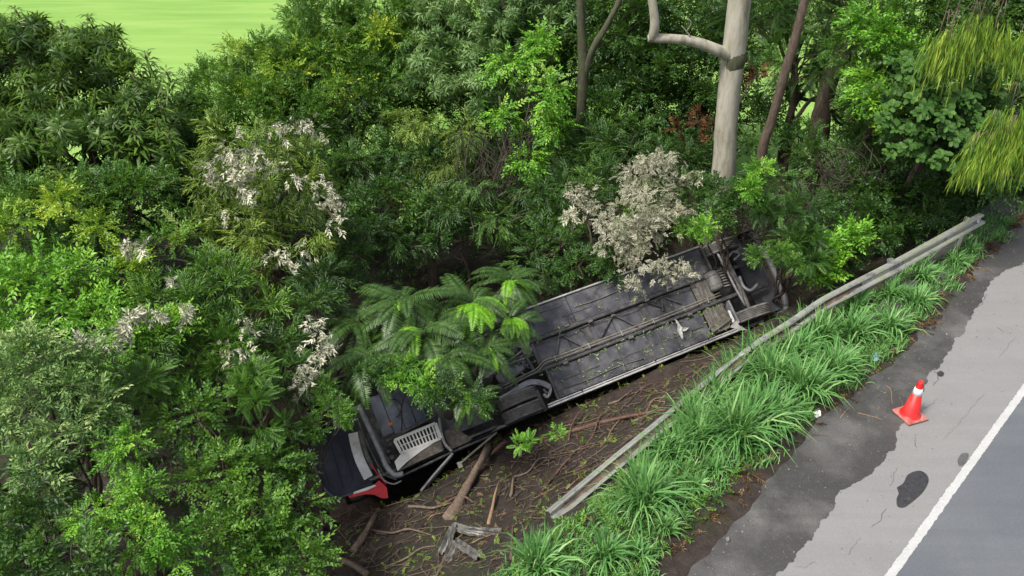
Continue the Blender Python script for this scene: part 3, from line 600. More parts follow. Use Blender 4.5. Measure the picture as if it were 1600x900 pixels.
mb = MB(); mb.sheet([z1(x, y, gz0 - .01) for x, y in ((668, 594), (912, 502), (790, 580), (700, 650), (645, 704), (626, 645))], .015); mb.build('white_flap', WHITEP, bus)
mb = MB(); mb.sheet([z1(x, y, gz0 - .03) for x, y in ((912, 503), (932, 575), (820, 625), (650, 705), (790, 585))], .015); mb.build('lower_plate', MUDPANEL, bus)
for x, y, r in ((585, 585, .06), (610, 620, .07), (600, 540, .045), (560, 570, .05)):
    mb = MB(); mb.lathe([(0, .07), (r * .6, .06), (r, .02), (r, -.08)], z1(x, y, .02), (.2, .1, 1), 12); mb.build('hose_fitting', FRAME, bus)
def btube(pts, r, name, mat, z=.1, n=10):
    mb = MB(); mb.tube(spline([z1(a[0], a[1], a[2] if len(a) > 2 else z) for a in pts], 6), r, n); return mb.build(name, mat, bus)
btube([(405, 290), (440, 370), (490, 480), (540, 590), (580, 680), (630, 728), (680, 720)], .06, 'bumper_bar', GREYPART, .12)
btube([(440, 330), (500, 450), (560, 580), (600, 660)], .02, 'bumper_bar', FRAME, .1)
btube([(395, 370), (440, 490), (500, 620), (560, 720), (640, 755)], .03, 'bumper_bar', FRAME, .05)
btube([(520, 690), (560, 760), (620, 785), (670, 765)], .018, 'cable', GREYPART, .1)
btube([(480, 660), (520, 720), (575, 790)], .012, 'cable', REDP, .1)
flat([z1(365, 470, .02), z1(385, 560, .08), z1(415, 650, .1), z1(462, 745, .04)], .2, .09, 'bumper_skin', ALU)
flat([z1(405, 460, .0), z1(440, 580, .03), z1(490, 690, .0)], .09, .05, 'bumper_skin', DIRTY)
nav = [(88, 560), (110, 630), (150, 730), (190, 815), (262, 868), (370, 842), (500, 792), (452, 740), (405, 650), (370, 560), (330, 440), (200, 420)]
mb = MB(); mb.sheet([z1(x, y, .0) for x, y in nav], .05); rearp = mb.build('rear_panel', PANELNAVY, bus)
mb = MB(); mb.tube(spline([z1(x, y, .015) for x, y in nav[:7]], 5), .022, 6); mb.build('panel_rim', FLOORGREY, rearp)
for a, b in (((200, 470), (300, 800)), ((270, 480), (370, 770)), ((140, 560), (215, 790))):
    MB().bar(z1(*a, .012), z1(*b, .012), .03, .018, bev=.004).build('panel_rib', PANELNAVY, rearp)
mb = MB(); mb.sheet([z1(x, y, .12) for x, y in ((338, 858), (455, 824), (530, 762), (556, 785), (578, 808), (586, 874), (545, 874), (500, 852), (450, 848), (343, 872))], .05); mb.build('rear_corner', REDP, bus)
mb = MB(); mb.sheet([z1(x, y, .125) for x, y in ((372, 834), (500, 790), (512, 796), (455, 824), (368, 850))], .02); mb.build('white_stripe', WHITEP, bus)
mb = MB(); mb.sheet([z1(x, y, .02) for x, y in ((930, 450), (1010, 440), (1110, 500), (1090, 520), (990, 565), (960, 540))], .03); mb.build('splash_plate', MUDPANEL, bus)
btube([(905, 370), (915, 450), (940, 530), (985, 580)], .035, 'bracket_arm', GREYPART, .12)
btube([(1040, 655, .2), (1120, 585, .15), (1265, 462, .1)], .025, 'loose_rod', PIPE, .1)
MB().box(tuple(z1(1035, 665, .2)), (.1, .14, .05), None, .01).build('rod_bracket', PIPE, bus)
btube([(650, 745, .03), (820, 665, .03), (1000, 580, .03), (1260, 470, .03)], .03, 'side_trim', FRAME, .03, 6)
btube([(790, 830, .25), (880, 720, .25), (990, 595, .2)], .03, 'side_trim', GREYPART, .2, 6)
btube([(830, 800, .2), (920, 690, .2), (985, 610, .2)], .02, 'side_trim', FRAME, .2, 6)
def cz(x, y, z=0.): return Bp(980 + x / 5.625, 440 + y / 5.625, z)
mb = MB(); mb.sheet([cz(x, y, .05) for x, y in ((935, 360), (960, 345), (985, 385), (1055, 425), (1000, 428), (940, 410), (905, 400))], .02); mb.build('bent_corner', ALU, bus)
mb = MB(); mb.sheet([cz(x, y, .06) for x, y in ((885, 250), (905, 255), (945, 345), (930, 360))], .02); mb.build('bent_corner', WHITEP, bus)
mb = MB(); mb.sheet([cz(x, y, .02) for x, y in ((800, 180), (825, 170), (885, 300), (930, 355), (870, 385), (790, 260))], .02); mb.build('arch_plate', MUDPANEL, bus)
# torn panel under the edge, white scraps on the belly
def crumple(name, pts, mat, label, cat, amp=.03, seed=1):
    P = np.array(pts); c = P.mean(0); r = np.random.RandomState(seed); n = len(P); v = [c + r.normal(0, amp, 3)]
    for k in (.45, .75, 1.): v += [c + (p - c) * k + r.normal(0, amp, 3) for p in P]
    f = [(0, 1 + i, 1 + (i + 1) % n) for i in range(n)]
    for k in range(2): f += [(1 + k * n + i, 1 + (k + 1) * n + i, 1 + (k + 1) * n + (i + 1) % n, 1 + k * n + (i + 1) % n) for i in range(n)]
    mb = MB(); mb.add(v, f); o = mb.build(name, mat); md = o.modifiers.new('thick', 'SOLIDIFY'); md.thickness = .008
    return tag(o, label, cat)
def czg(x, y, h): return PT(980 + x / 5.625, 440 + y / 5.625, h)
crumple('torn_sheet_metal', [czg(x, y, .15) for x, y in ((660, 565), (740, 520), (820, 470), (900, 430), (955, 440), (930, 480), (830, 525), (770, 570), (700, 590))], surf('scuffed_panel', [(.3, (.13, .12, .11)), (.5, (.3, .29, .28)), (.7, (.42, .41, .40))], 6, .6, bstr=.2), 'crumpled grey body panel torn off under the coach front wheel', 'panel', .04, 4)
crumple('torn_sheet', [bw(cz(x, y, .07)) for x, y in ((412, 332), (428, 338), (455, 372), (487, 408), (545, 402), (520, 432), (498, 440), (476, 425), (482, 470), (494, 508), (480, 500), (450, 430), (432, 372))], surf('grey_litter', [(.3, (.2, .2, .19)), (.5, (.42, .42, .4)), (.7, (.6, .6, .58))], 18, .6, bstr=.2), 'torn white plastic strip lying on the black coach underside', 'litter', .012, 5)

# ------------------------------------------------------------------ foliage: leaves -> twigs -> clumps -> crowns
NR = np.random.RandomState(11)
def np_mesh(name, Vt, T, tint, mat):
    me = bpy.data.meshes.new(name); me.vertices.add(len(Vt)); me.vertices.foreach_set('co', np.ascontiguousarray(Vt, np.float32).ravel())
    me.loops.add(T.size); me.loops.foreach_set('vertex_index', np.ascontiguousarray(T, np.int32).ravel()); me.polygons.add(len(T)); me.polygons.foreach_set('loop_start', np.arange(0, T.size, 3, dtype=np.int32))
    me.update(calc_edges=True)
    a = me.attributes.new('tint', 'FLOAT', 'POINT'); a.data.foreach_set('value', np.clip(tint, 0, 1).astype(np.float32))
    me.materials.append(mat); return me
def leaf2(L, W, fold=.25, at=.45, droop=0.):       # two triangles folded along the midrib
    return np.array([[0, 0, 0], [-W / 2, at * L, fold * W], [0, L, -droop * L], [W / 2, at * L, fold * W]]), np.array([[0, 2, 1], [0, 3, 2]])
def leaf4(L, W, fold=.2, at=.5, droop=.2):         # four triangles, bent and folded
    return np.array([[0, 0, 0], [-W / 2, at * L, fold * W], [0, L, -droop * L], [W / 2, at * L, fold * W], [0, at * L, .06 * L]]), np.array([[0, 4, 1], [1, 4, 2], [4, 3, 2], [0, 3, 4]])
def leafR(L, W, droop=.15):                          # blunt rounded leaf, widest near its tip
    return np.array([[0, 0, 0], [-W * .3, .35 * L, .03], [-W / 2, .7 * L, .02], [-W * .22, .97 * L, -droop * L], [W * .22, .97 * L, -droop * L], [W / 2, .7 * L, .02], [W * .3, .35 * L, .03], [0, .6 * L, .0]]), np.array([[0, 7, 1], [1, 7, 2], [2, 7, 3], [3, 7, 4], [4, 7, 5], [5, 7, 6], [6, 7, 0]])
def rx(a): c, s = math.cos(a), math.sin(a); return np.array([[1, 0, 0], [0, c, -s], [0, s, c]])
def ry(a): c, s = math.cos(a), math.sin(a); return np.array([[c, 0, s], [0, 1, 0], [-s, 0, c]])
def rz(a): c, s = math.cos(a), math.sin(a); return np.array([[c, -s, 0], [s, c, 0], [0, 0, 1]])
class TW:                                          # a twig: growth along +Y, upper side +Z
    def __init__(s): s.V = []; s.T = []; s.t = []; s.n = 0
    def add(s, lf, M, off, tint):
        v = lf[0] @ M.T + np.asarray(off); s.V.append(v); s.T.append(lf[1] + s.n); s.t.append(np.full(len(v), tint)); s.n += len(v)
    def done(s): return np.concatenate(s.V), np.concatenate(s.T), np.concatenate(s.t)
def tw_alt(r, n, length, L, W, ang=.9, droop=.1, big=False, stem=True):
    t = TW()
    for k in range(n):
        f = .12 + .88 * k / max(n - 1, 1); sd = 1 if k % 2 else -1; l = L * r.uniform(.75, 1.15); mk = leaf4 if big else leaf2
        M = rz(-sd * (ang * r.uniform(.75, 1.25)) * (1 - .85 * (k == n - 1))) @ rx(r.uniform(-.45, .35)) @ ry(r.uniform(-.6, .6))
        t.add(mk(l, W * r.uniform(.8, 1.15), .22, .45, droop), M, (0, f * length, -.18 * length * f * f), r.uniform(0, 1))
    if stem: t.add((np.array([[-.006, 0, 0], [.006, 0, 0], [0, length, -.18 * length]]), np.array([[0, 1, 2]])), np.eye(3), (0, 0, 0), .05)
    return t.done()
def tw_whorl(r, n, L, W, pitch=.5, droop=.3, rnd_leaf=False):
    t = TW()
    for k in range(n):
        a = 6.283 * k / n + r.uniform(-.25, .25)
        M = rz(a) @ rx(pitch + r.uniform(-.3, .3)) @ ry(r.uniform(-.3, .3)); l = L * r.uniform(.75, 1.1)
        t.add(leafR(l, W * r.uniform(.85, 1.15)) if rnd_leaf else leaf4(l, W * r.uniform(.85, 1.15), .15, .58, droop * r.uniform(.6, 1.4)), rx(-math.pi / 2) @ M, (0, 0, 0), r.uniform(0, 1))
    return t.done()
def tw_pinnate(r, n, length, L, W, droop=.25):
    t = TW()
    for k in range(n):
        f = .1 + .9 * k / n; l = L * math.sin(math.pi * (.18 + .75 * f)) * r.uniform(.9, 1.1)
        for sd in (-1, 1):
            M = rz(-sd * (1.15 - .35 * f)) @ ry(sd * .15) @ rx(-.15 + r.uniform(-.12, .12)); t.add(leaf2(l, W, .12, .4, .12), M, (0, f * length, -droop * length * f * f), .35 + r.uniform(-.25, .3))
    t.add((np.array([[-.005, 0, 0], [.005, 0, 0], [0, length, -droop * length]]), np.array([[0, 1, 2]])), np.eye(3), (0, 0, 0), .2)
    return t.done()
R0 = random.Random(21)
TWIGS = {
 'small': [tw_alt(R0, 11, .34, .10, .05) for _ in range(5)],
 'medium': [tw_alt(R0, 9, .42, .15, .07, .85, .15) for _ in range(5)],
 'large': [tw_alt(R0, 7, .45, .22, .12, .8, .2, True) for _ in range(4)],
 'narrow': [tw_alt(R0, 11, .42, .17, .036, .6, .2) for _ in range(5)],
 'pinnate': [tw_pinnate(R0, 9, .5, .13, .04) for _ in range(4)],
 'feather': [tw_pinnate(R0, 14, .62, .10, .022, .3) for _ in range(4)],
 'lance': [tw_whorl(R0, 10, .36, .065, .35, .45) for _ in range(5)],
 'palewhorl': [tw_alt(R0, 7, .2, .15, .052, .75, .25) for _ in range(5)],
 'spray': [tw_alt(R0, 12, .4, .13, .045, .75, .1) for _ in range(4)],
}
def inst(tw, pos, yd, up, sc, tint0, tamp):
    """copies of one twig: arrays pos, growth direction, up hint, scale, base tint"""
    Vt, T, t = tw; n = len(pos)
    y = yd / (np.linalg.norm(yd, axis=1)[:, None] + 1e-9); z = up - y * (up * y).sum(1)[:, None]; z /= np.linalg.norm(z, axis=1)[:, None] + 1e-9; x = np.cross(y, z)
    M = np.stack([x, y, z], 2) * sc[:, None, None]
    v = np.einsum('nij,kj->nki', M, Vt) + pos[:, None]
    tr = T[None] + (np.arange(n) * len(Vt))[:, None, None]
    return v.reshape(-1, 3), tr.reshape(-1, 3), (tint0[:, None] + (t[None] - .5) * tamp).ravel()
TOT = [0]
def crown_arrays(lobes, kind, dens=1., clump=.5, tw_n=16, scale=1., flat=.75, seed=0, droop=.0, keep_back=.3):
    r = np.random.RandomState(seed); P, Y, U, S, T = [], [], [], [], []; tips = []; scale *= .84; tw_n *= 1.22
    for c, rad in lobes:
        c = np.asarray(c, float); rad = np.asarray(rad, float); rad = np.maximum(rad - (clump * .5 + .26 * scale) * np.clip(1.25 - .5 * rad.mean(), .25, 1), rad * .34)   # twigs reach past the lobe
        area = 4 * math.pi * ((rad[0] * rad[1]) ** 1.6 / 3 + (rad[0] * rad[2]) ** 1.6 / 3 + (rad[1] * rad[2]) ** 1.6 / 3) ** (1 / 1.6)
        n = max(5, int(dens * area / (clump * clump * 1.75)))
        d = r.normal(size=(n * 2, 3)); d /= np.linalg.norm(d, axis=1)[:, None]; d[:, 2] = np.where(d[:, 2] < -.55, -d[:, 2], d[:, 2])
        tc = nrm(C0 - c); back = d @ tc < -.25
        d = d[(~back) | (r.uniform(size=len(d)) < keep_back)][:n]; n = len(d)
        rr_ = r.uniform(.55, 1.0, n) ** .7 * (1 + .16 * np.sin(3 * d[:, 0] + 5 * d[:, 1] + seed) + .1 * np.sin(7 * d[:, 2] + 4 * d[:, 0]))
        cc = c + d * rad * rr_[:, None]; ctint = np.clip(r.normal(.42, .22, n), .03, .97); csz = clump * r.uniform(.55, 1.2, n)
        for k in range(n):
            m = max(4, int(tw_n * r.uniform(.6, 1.3))); e = r.normal(size=(m, 3)) + d[k] * .9 + np.array([0, 0, .35 - droop]); e /= np.linalg.norm(e, axis=1)[:, None]
            P.append(cc[k] + e * csz[k] * r.uniform(.1, .75, (m, 1)) * np.array([1, 1, flat])); y = e + np.array([0, 0, -.25 - droop]) + r.normal(0, .25, (m, 3)); Y.append(y)
            U.append(np.array([0, 0, 1.]) + r.normal(0, .35, (m, 3)) + e * .25); S.append(r.uniform(.75, 1.25, m) * scale); T.append(np.clip(ctint[k] + r.normal(0, .12, m), 0, 1))
        tips.append(cc[r.permutation(n)[:7]])
    P, Y, U, S, T = map(np.concatenate, (P, Y, U, S, T)); tws = TWIGS[kind]; w = r.randint(0, len(tws), len(P)); out = []; off = 0
    for k, tw in enumerate(tws):
        m = w == k
        if not m.any(): continue
        v, t, ti = inst(tw, P[m], Y[m], U[m], S[m], T[m], .45); out.append((v, t + off, ti)); off += len(v)
    v = np.concatenate([o[0] for o in out]); t = np.concatenate([o[1] for o in out]); ti = np.concatenate([o[2] for o in out]); TOT[0] += len(t)
    return v, t, ti, tips
SEED = [100]
def add_crown(root, name, lobes, kind, mat, **kw):
    SEED[0] += 1; v, t, ti, tips = crown_arrays(lobes, kind, seed=SEED[0], **kw)
    o = link(name, np_mesh(name, v - np.array(root.location), t, ti, LM[mat]), root); o['kind'] = 'stuff'; return tips
def lobes_px(L):
    out = []
    for a in L:
        r = a[3]; r = (r, r, r * .9) if not isinstance(r, tuple) else r; out.append((D(a[0], a[1], a[2]), r))
    return out
def branch_path(a, b, sag, r, k=5):
    a = np.asarray(a, float); b = np.asarray(b, float); L = np.linalg.norm(b - a); P = [a]
    for i in range(1, k): t = i / k; P.append(a + (b - a) * t + np.array([0, 0, sag * L * math.sin(math.pi * t)]) + r.normal(0, .035 * L, 3))
    P.append(b); return spline(P, 3)
def tree(name, label, cat, L, kind, mat, base=None, tr=.12, bark=BARK_BROWN, extra=(), group=None, limbs=True, dens=1., **kw):
    lobes = lobes_px(L); cen = np.mean([c for c, _ in lobes], 0); r = np.random.RandomState(SEED[0] + 7)
    if base is None: b = np.array([cen[0] + r.uniform(-.4, .4), cen[1] + r.uniform(-.1, .6)])
    else: b = np.array(base, float)[:2]
    b = np.array([b[0], b[1], float(gz(b[0], b[1])) - .1]); root = empty(name, b); tag(root, label, cat, group)
    low = min(lobes, key=lambda l: l[0][2])[0]; top = cen + np.array([0, 0, .1]); h = top[2] - b[2]
    fork = b + (top - b) * .62
    mb = MB(); P = branch_path(b, top, 0, r, 6); mb.tube(P - b, np.linspace(tr, tr * .45, len(P)), 9, True, .05, SEED[0]); mb.build('trunk', bark, root)
    tips = add_crown(root, 'crown', lobes, kind, mat, dens=dens, **kw)
    if limbs:
        for (c, rad), tp in zip(lobes, tips):
            st_ = P[int(len(P) * r.uniform(.45, .8))]; mb = MB(); Q = branch_path(st_, c, .06, r); mb.tube(Q - b, np.linspace(tr * .5, tr * .2, len(Q)), 6)
            for t_ in tp: q2 = branch_path(Q[int(len(Q) * r.uniform(.55, .98))], t_, .04, r, 4); mb.tube(q2 - b, np.linspace(tr * .2, .008, len(q2)), 4)
            mb.build('limb', bark, root)
    for e in extra:
        e = dict(e); ek = e.pop('kind'); em = e.pop('mat'); el = lobes_px(e.pop('L')); nm = e.pop('name', 'young_growth'); add_crown(root, nm, el, ek, em, **e)
    return root

# ---- background row beyond the ditch (field glimpsed between)
tree('leafy_tree', 'tall feathery green tree left of centre, its crown leaving the top of the picture', 'tree', [(560, 40, 27, 2.2), (600, 130, 26.5, 1.8), (540, 150, 26, 1.7), (640, 20, 27.5, 2.0), (555, 230, 26, 1.3), (670, 100, 27, 1.7)], 'small', 'mid', tr=.2, tw_n=17, extra=[dict(kind='medium', mat='yellow', L=[(555, 120, 25.5, 1.0), (595, 70, 25.5, .9)], dens=.6)], dens=.8)
tree('leafy_tree', 'big narrow-leaved tree at top centre with grey-green whorled leaves', 'tree', [(720, 40, 26, 2.2), (800, 20, 25.5, 1.8), (690, 130, 25.5, 1.6), (760, 140, 25, 1.5), (850, 60, 26, 1.6)], 'lance', 'lance_light', tr=.22, dens=.9, tw_n=12, scale=.85)
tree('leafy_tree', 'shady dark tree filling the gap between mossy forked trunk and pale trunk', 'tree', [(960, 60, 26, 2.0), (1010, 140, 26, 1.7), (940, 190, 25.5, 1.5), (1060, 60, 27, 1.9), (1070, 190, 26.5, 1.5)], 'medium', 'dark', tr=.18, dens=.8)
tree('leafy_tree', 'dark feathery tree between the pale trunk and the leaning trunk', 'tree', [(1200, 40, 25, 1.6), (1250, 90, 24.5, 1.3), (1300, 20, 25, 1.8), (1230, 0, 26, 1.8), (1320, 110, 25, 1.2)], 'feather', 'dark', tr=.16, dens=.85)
tree('leafy_tree', 'light green tree with small bright leaves right of the leaning trunk', 'tree', [(1370, 70, 22, 1.4), (1400, 20, 22, 1.5), (1360, 150, 21.5, 1.0), (1430, 130, 21.5, 1.2), (1470, 30, 22.5, 1.6)], 'small', 'mid', tr=.14, extra=[dict(kind='medium', mat='bright', L=[(1385, 60, 20.6, .55), (1350, 35, 20.8, .5), (1370, 165, 20.5, .6), (1415, 95, 20.6, .5), (1345, 130, 20.8, .35)], dens=.9)], dens=.9)
tree('leafy_tree', 'deep green bushy tree behind the weeping sprays at the right edge', 'tree', [(1560, 80, 21, 1.9), (1590, 200, 20.5, 1.6), (1500, 240, 20, 1.4), (1590, 10, 22, 2.0), (1450, 250, 20.5, 1.1)], 'medium', 'dark', tr=.16, dens=.8)
tree('leafy_tree', 'fine-leaved yellowish tree standing before the field, right of the notch', 'tree', [(345, 150, 26, 1.4), (420, 140, 26, 1.7), (490, 120, 26, 1.7), (390, 200, 25, 1.6), (500, 60, 27, 1.5), (310, 190, 25.5, 1.1), (460, 200, 25, 1.5)], 'small', 'mid', tr=.13, dens=1.1, tw_n=17, extra=[dict(kind='small', mat='yellow', L=[(370, 100, 25, 1.0), (440, 105, 25, 1.1), (500, 90, 25.2, 1.0), (400, 140, 24.6, .8)], dens=.55)])
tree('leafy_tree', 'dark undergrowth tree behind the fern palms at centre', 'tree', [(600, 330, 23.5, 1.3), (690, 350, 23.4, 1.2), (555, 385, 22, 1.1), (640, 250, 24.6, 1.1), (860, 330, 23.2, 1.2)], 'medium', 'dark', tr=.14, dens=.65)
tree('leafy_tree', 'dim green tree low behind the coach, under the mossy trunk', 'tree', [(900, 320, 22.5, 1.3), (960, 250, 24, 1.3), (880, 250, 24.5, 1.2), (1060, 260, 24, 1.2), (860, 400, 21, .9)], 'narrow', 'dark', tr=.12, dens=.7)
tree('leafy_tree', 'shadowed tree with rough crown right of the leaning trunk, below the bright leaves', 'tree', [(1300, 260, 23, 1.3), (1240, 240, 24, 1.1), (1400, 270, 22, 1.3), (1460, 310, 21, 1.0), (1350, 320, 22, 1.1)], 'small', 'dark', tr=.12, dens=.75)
tree('climber', 'bright green climber hanging in front of the dark trees at top centre', 'climber', [(805, 110, 23.5, .8), (840, 150, 23.2, .9), (790, 190, 23.2, .7), (870, 200, 23.4, .6), (820, 250, 23, .55), (845, 70, 23.8, .6)], 'medium', 'bright', tr=.05, dens=1., bark=VINE, droop=.35)
tree('climber', 'dark leafy curtain hanging beside the brown vines at centre', 'climber', [(700, 330, 23, .8), (740, 300, 23.2, .8), (620, 380, 22.4, .8), (830, 300, 23, .7), (770, 350, 22.6, .7)], 'narrow', 'dark', tr=.05, dens=.55, bark=VINE, droop=.6)
tree('climber', 'yellow-green climber curtain between two dark hollows right of the notch', 'climber', [(650, 200, 24.5, 1.0), (690, 260, 24, .9), (640, 300, 24, .8), (725, 210, 24.3, .9)], 'narrow', 'olive', tr=.05, dens=.8, bark=VINE, droop=.5)

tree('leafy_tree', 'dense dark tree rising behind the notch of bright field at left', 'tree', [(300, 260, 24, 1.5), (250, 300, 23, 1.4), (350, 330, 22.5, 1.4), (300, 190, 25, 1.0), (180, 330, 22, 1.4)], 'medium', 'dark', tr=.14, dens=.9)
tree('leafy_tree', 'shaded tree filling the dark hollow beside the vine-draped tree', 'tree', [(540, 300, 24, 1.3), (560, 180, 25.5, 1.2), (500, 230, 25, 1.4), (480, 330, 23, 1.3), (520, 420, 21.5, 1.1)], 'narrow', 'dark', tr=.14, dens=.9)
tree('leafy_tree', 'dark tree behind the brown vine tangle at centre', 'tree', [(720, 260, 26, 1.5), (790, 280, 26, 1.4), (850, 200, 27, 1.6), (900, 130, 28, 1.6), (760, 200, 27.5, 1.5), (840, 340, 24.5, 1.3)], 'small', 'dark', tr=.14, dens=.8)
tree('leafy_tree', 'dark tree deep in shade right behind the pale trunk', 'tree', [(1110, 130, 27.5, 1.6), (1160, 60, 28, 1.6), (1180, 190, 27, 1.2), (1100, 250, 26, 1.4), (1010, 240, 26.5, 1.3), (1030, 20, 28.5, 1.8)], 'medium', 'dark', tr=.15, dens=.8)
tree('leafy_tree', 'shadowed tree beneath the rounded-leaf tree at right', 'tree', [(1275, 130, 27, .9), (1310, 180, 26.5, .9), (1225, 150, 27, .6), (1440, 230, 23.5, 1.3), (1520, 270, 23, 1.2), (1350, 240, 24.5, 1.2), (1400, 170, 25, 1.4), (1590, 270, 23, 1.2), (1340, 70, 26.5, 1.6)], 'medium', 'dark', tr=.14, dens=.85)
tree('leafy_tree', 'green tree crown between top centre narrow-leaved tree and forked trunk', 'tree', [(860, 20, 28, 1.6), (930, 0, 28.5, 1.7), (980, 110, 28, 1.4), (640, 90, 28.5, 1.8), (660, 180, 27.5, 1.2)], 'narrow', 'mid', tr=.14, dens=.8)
# ---- left side mass
root = tree('leafy_tree', 'tall dark tree in the upper left corner with drooping whorls of long leaves', 'tree', [(30, 135, 22, 2.0), (130, 150, 22, 1.8), (215, 205, 21.5, 1.4), (30, 260, 20.5, 1.7), (130, 260, 20.5, 1.6), (240, 270, 21, 1.2)], 'lance', 'lance', tr=.18, dens=.85, tw_n=10)
tw = TWIGS['lance']; wm = [np_mesh('leaf_whorl', t[0] @ rx(math.pi / 2).T * 1.5, t[1], t[2] * .6 + .25, LM['lance']) for t in tw]
for k, (px, py, d) in enumerate([(28, 28, 22), (98, 50, 22), (140, 40, 22.2), (193, 78, 22), (230, 98, 21.8), (262, 125, 21.4), (60, 45, 22.2), (165, 62, 22.1), (5, 40, 22), (20, 95, 21.5), (70, 90, 21.6), (120, 105, 21.3), (165, 110, 21.3), (210, 130, 21), (250, 165, 20.8), (40, 135, 20.9), (95, 150, 20.8), (150, 150, 20.6), (200, 175, 20.4), (245, 195, 20.3), (30, 185, 20), (210, 205, 20), (60, 215, 19.8), (130, 205, 20), (265, 215, 20.2), (180, 235, 19.8)]):
    p = D(px, py, d); 
    p = p + np.array([0, 0,   .22 if py < 140 else .1])
    for j in range(5):
        o = link('leaf_whorl', wm[(k + j) % len(wm)], root, p - np.array(root.location) - np.array([0, 0, .17 * j])); o.rotation_euler = (rnd.uniform(-.25, .25), rnd.uniform(-.25, .25), rnd.uniform(0, 6.28)); s = rnd.uniform(.8, 1.1) * (.55 + .13 * j); o.scale = (s, s, s)
    mb = MB(); pl = p - np.array(root.location); mb.tube(branch_path(pl + np.array([rnd.uniform(-.15, .15), .3, -1.3]), pl, 0, NR, 4), .025, 5); mb.build('shoot', BARK_TAN, root)
tree('shrub', 'glossy small-leaved shrub at the left edge under the drooping whorls', 'shrub', [(40, 350, 19, 1.3), (130, 340, 19, 1.2), (220, 310, 19.5, 1.1), (90, 420, 18, 1.1), (260, 400, 18.5, .9)], 'small', 'mid', tr=.1, dens=1., extra=[dict(kind='small', mat='yellow', L=[(12, 350, 17.4, .45), (95, 315, 17.6, .45), (190, 420, 17.2, .4), (150, 360, 17.4, .35)], dens=.9)])
tree('shrub', 'lush bright green shrub at the left edge, halfway down', 'shrub', [(50, 470, 16.5, 1.1), (130, 450, 16.5, .9), (20, 540, 15.8, .8), (160, 510, 16, .8)], 'medium', 'bright', tr=.09, dens=1.)
tree('shrub', 'dark green shrub in the middle of the left thicket below white leaf sprays', 'shrub', [(270, 500, 16.5, 1.1), (340, 460, 17, 1.0), (230, 560, 15.5, 1.0), (330, 560, 16, 1.0), (410, 500, 17, .9)], 'narrow', 'mid', tr=.09, dens=.95)
tree('shrub', 'silvery pale green bush at the lower left edge', 'shrub', [(50, 570, 13, .75), (110, 600, 13, .7), (40, 640, 12.6, .7), (110, 690, 12.5, .65), (60, 740, 12.2, .6), (150, 560, 13.5, .6), (170, 640, 13, .55)], 'spray', 'silver', tr=.07, dens=1.1, clump=.38, scale=.85)
tree('shrub', 'soft yellow-green drooping bush in the lower left, between silvery bush and shadow', 'shrub', [(200, 700, 12.6, .55), (240, 780, 12.2, .6), (210, 850, 11.8, .65), (270, 860, 12, .55), (150, 810, 11.8, .5)], 'small', 'bright', tr=.06, dens=1.2, clump=.34, scale=.75, tw_n=17, droop=.25)
tree('shrub', 'dark small-leaved bush at the bottom left of the coach tail', 'shrub', [(330, 750, 13.6, .8), (385, 800, 13.2, .75), (330, 850, 12.6, .7), (410, 740, 14.2, .65), (400, 870, 12.8, .55), (310, 660, 14.2, .8), (452, 745, 14.8, .5), (458, 795, 14, .45), (450, 845, 13.2, .5), (470, 885, 12.8, .4)], 'small', 'mid', tr=.07, dens=1., clump=.42)
tree('shrub', 'shadowed thicket bush in the bottom left corner', 'shrub', [(40, 830, 11.6, .8), (110, 890, 11.2, .7), (20, 910, 11, .7), (60, 770, 12.4, .6)], 'medium', 'dark', tr=.06, dens=1., clump=.42, scale=.8)
tree('shrub', 'leafy shrub with long green sprays left of the coach tail', 'shrub', [(390, 640, 15, .9), (430, 690, 15, .6), (380, 580, 15.6, .8), (450, 600, 15.8, .7), (260, 640, 14.4, .7), (220, 610, 14, .6)], 'pinnate', 'mid', tr=.07, dens=1., clump=.4, scale=.62, tw_n=20)
tree('shrub', 'olive shrub hanging over the rear panel of the coach', 'shrub', [(515, 640, 15.6, .4), (500, 610, 15.8, .4), (532, 655, 15.4, .25), (490, 670, 15.4, .25)], 'small', 'mid', tr=.04, dens=1.2, clump=.22, scale=.6, base=D(470, 640, 16.5))
PV = []
PV.append(tree('vine_tree', 'tree draped in vines with sprays of whitish leaves, left of centre', 'tree', [(390, 250, 19.5, 1.2), (440, 300, 19, 1.1), (340, 300, 19.5, .9), (400, 370, 18.6, 1.0), (470, 360, 19, .9), (310, 370, 19, .8), (440, 440, 18.4, .9), (480, 240, 20, .7)], 'narrow', 'olive', tr=.14, dens=.85, droop=.3))
PV.append(tree('vine_tree', 'vine-covered shrub with grey-white leaf sprays beside the fern palms', 'shrub', [(480, 490, 17.2, .8), (430, 560, 16.4, .8), (500, 440, 18, .7)], 'narrow', 'dark', tr=.06, dens=.7))
PV.append(tree('vine_tree', 'low climber with an arc of whitish leaves, centre of the left thicket', 'climber', [(200, 530, 15, .55), (260, 520, 15.4, .5), (150, 575, 14.6, .5)], 'small', 'bright', tr=.04, dens=.9, clump=.4))

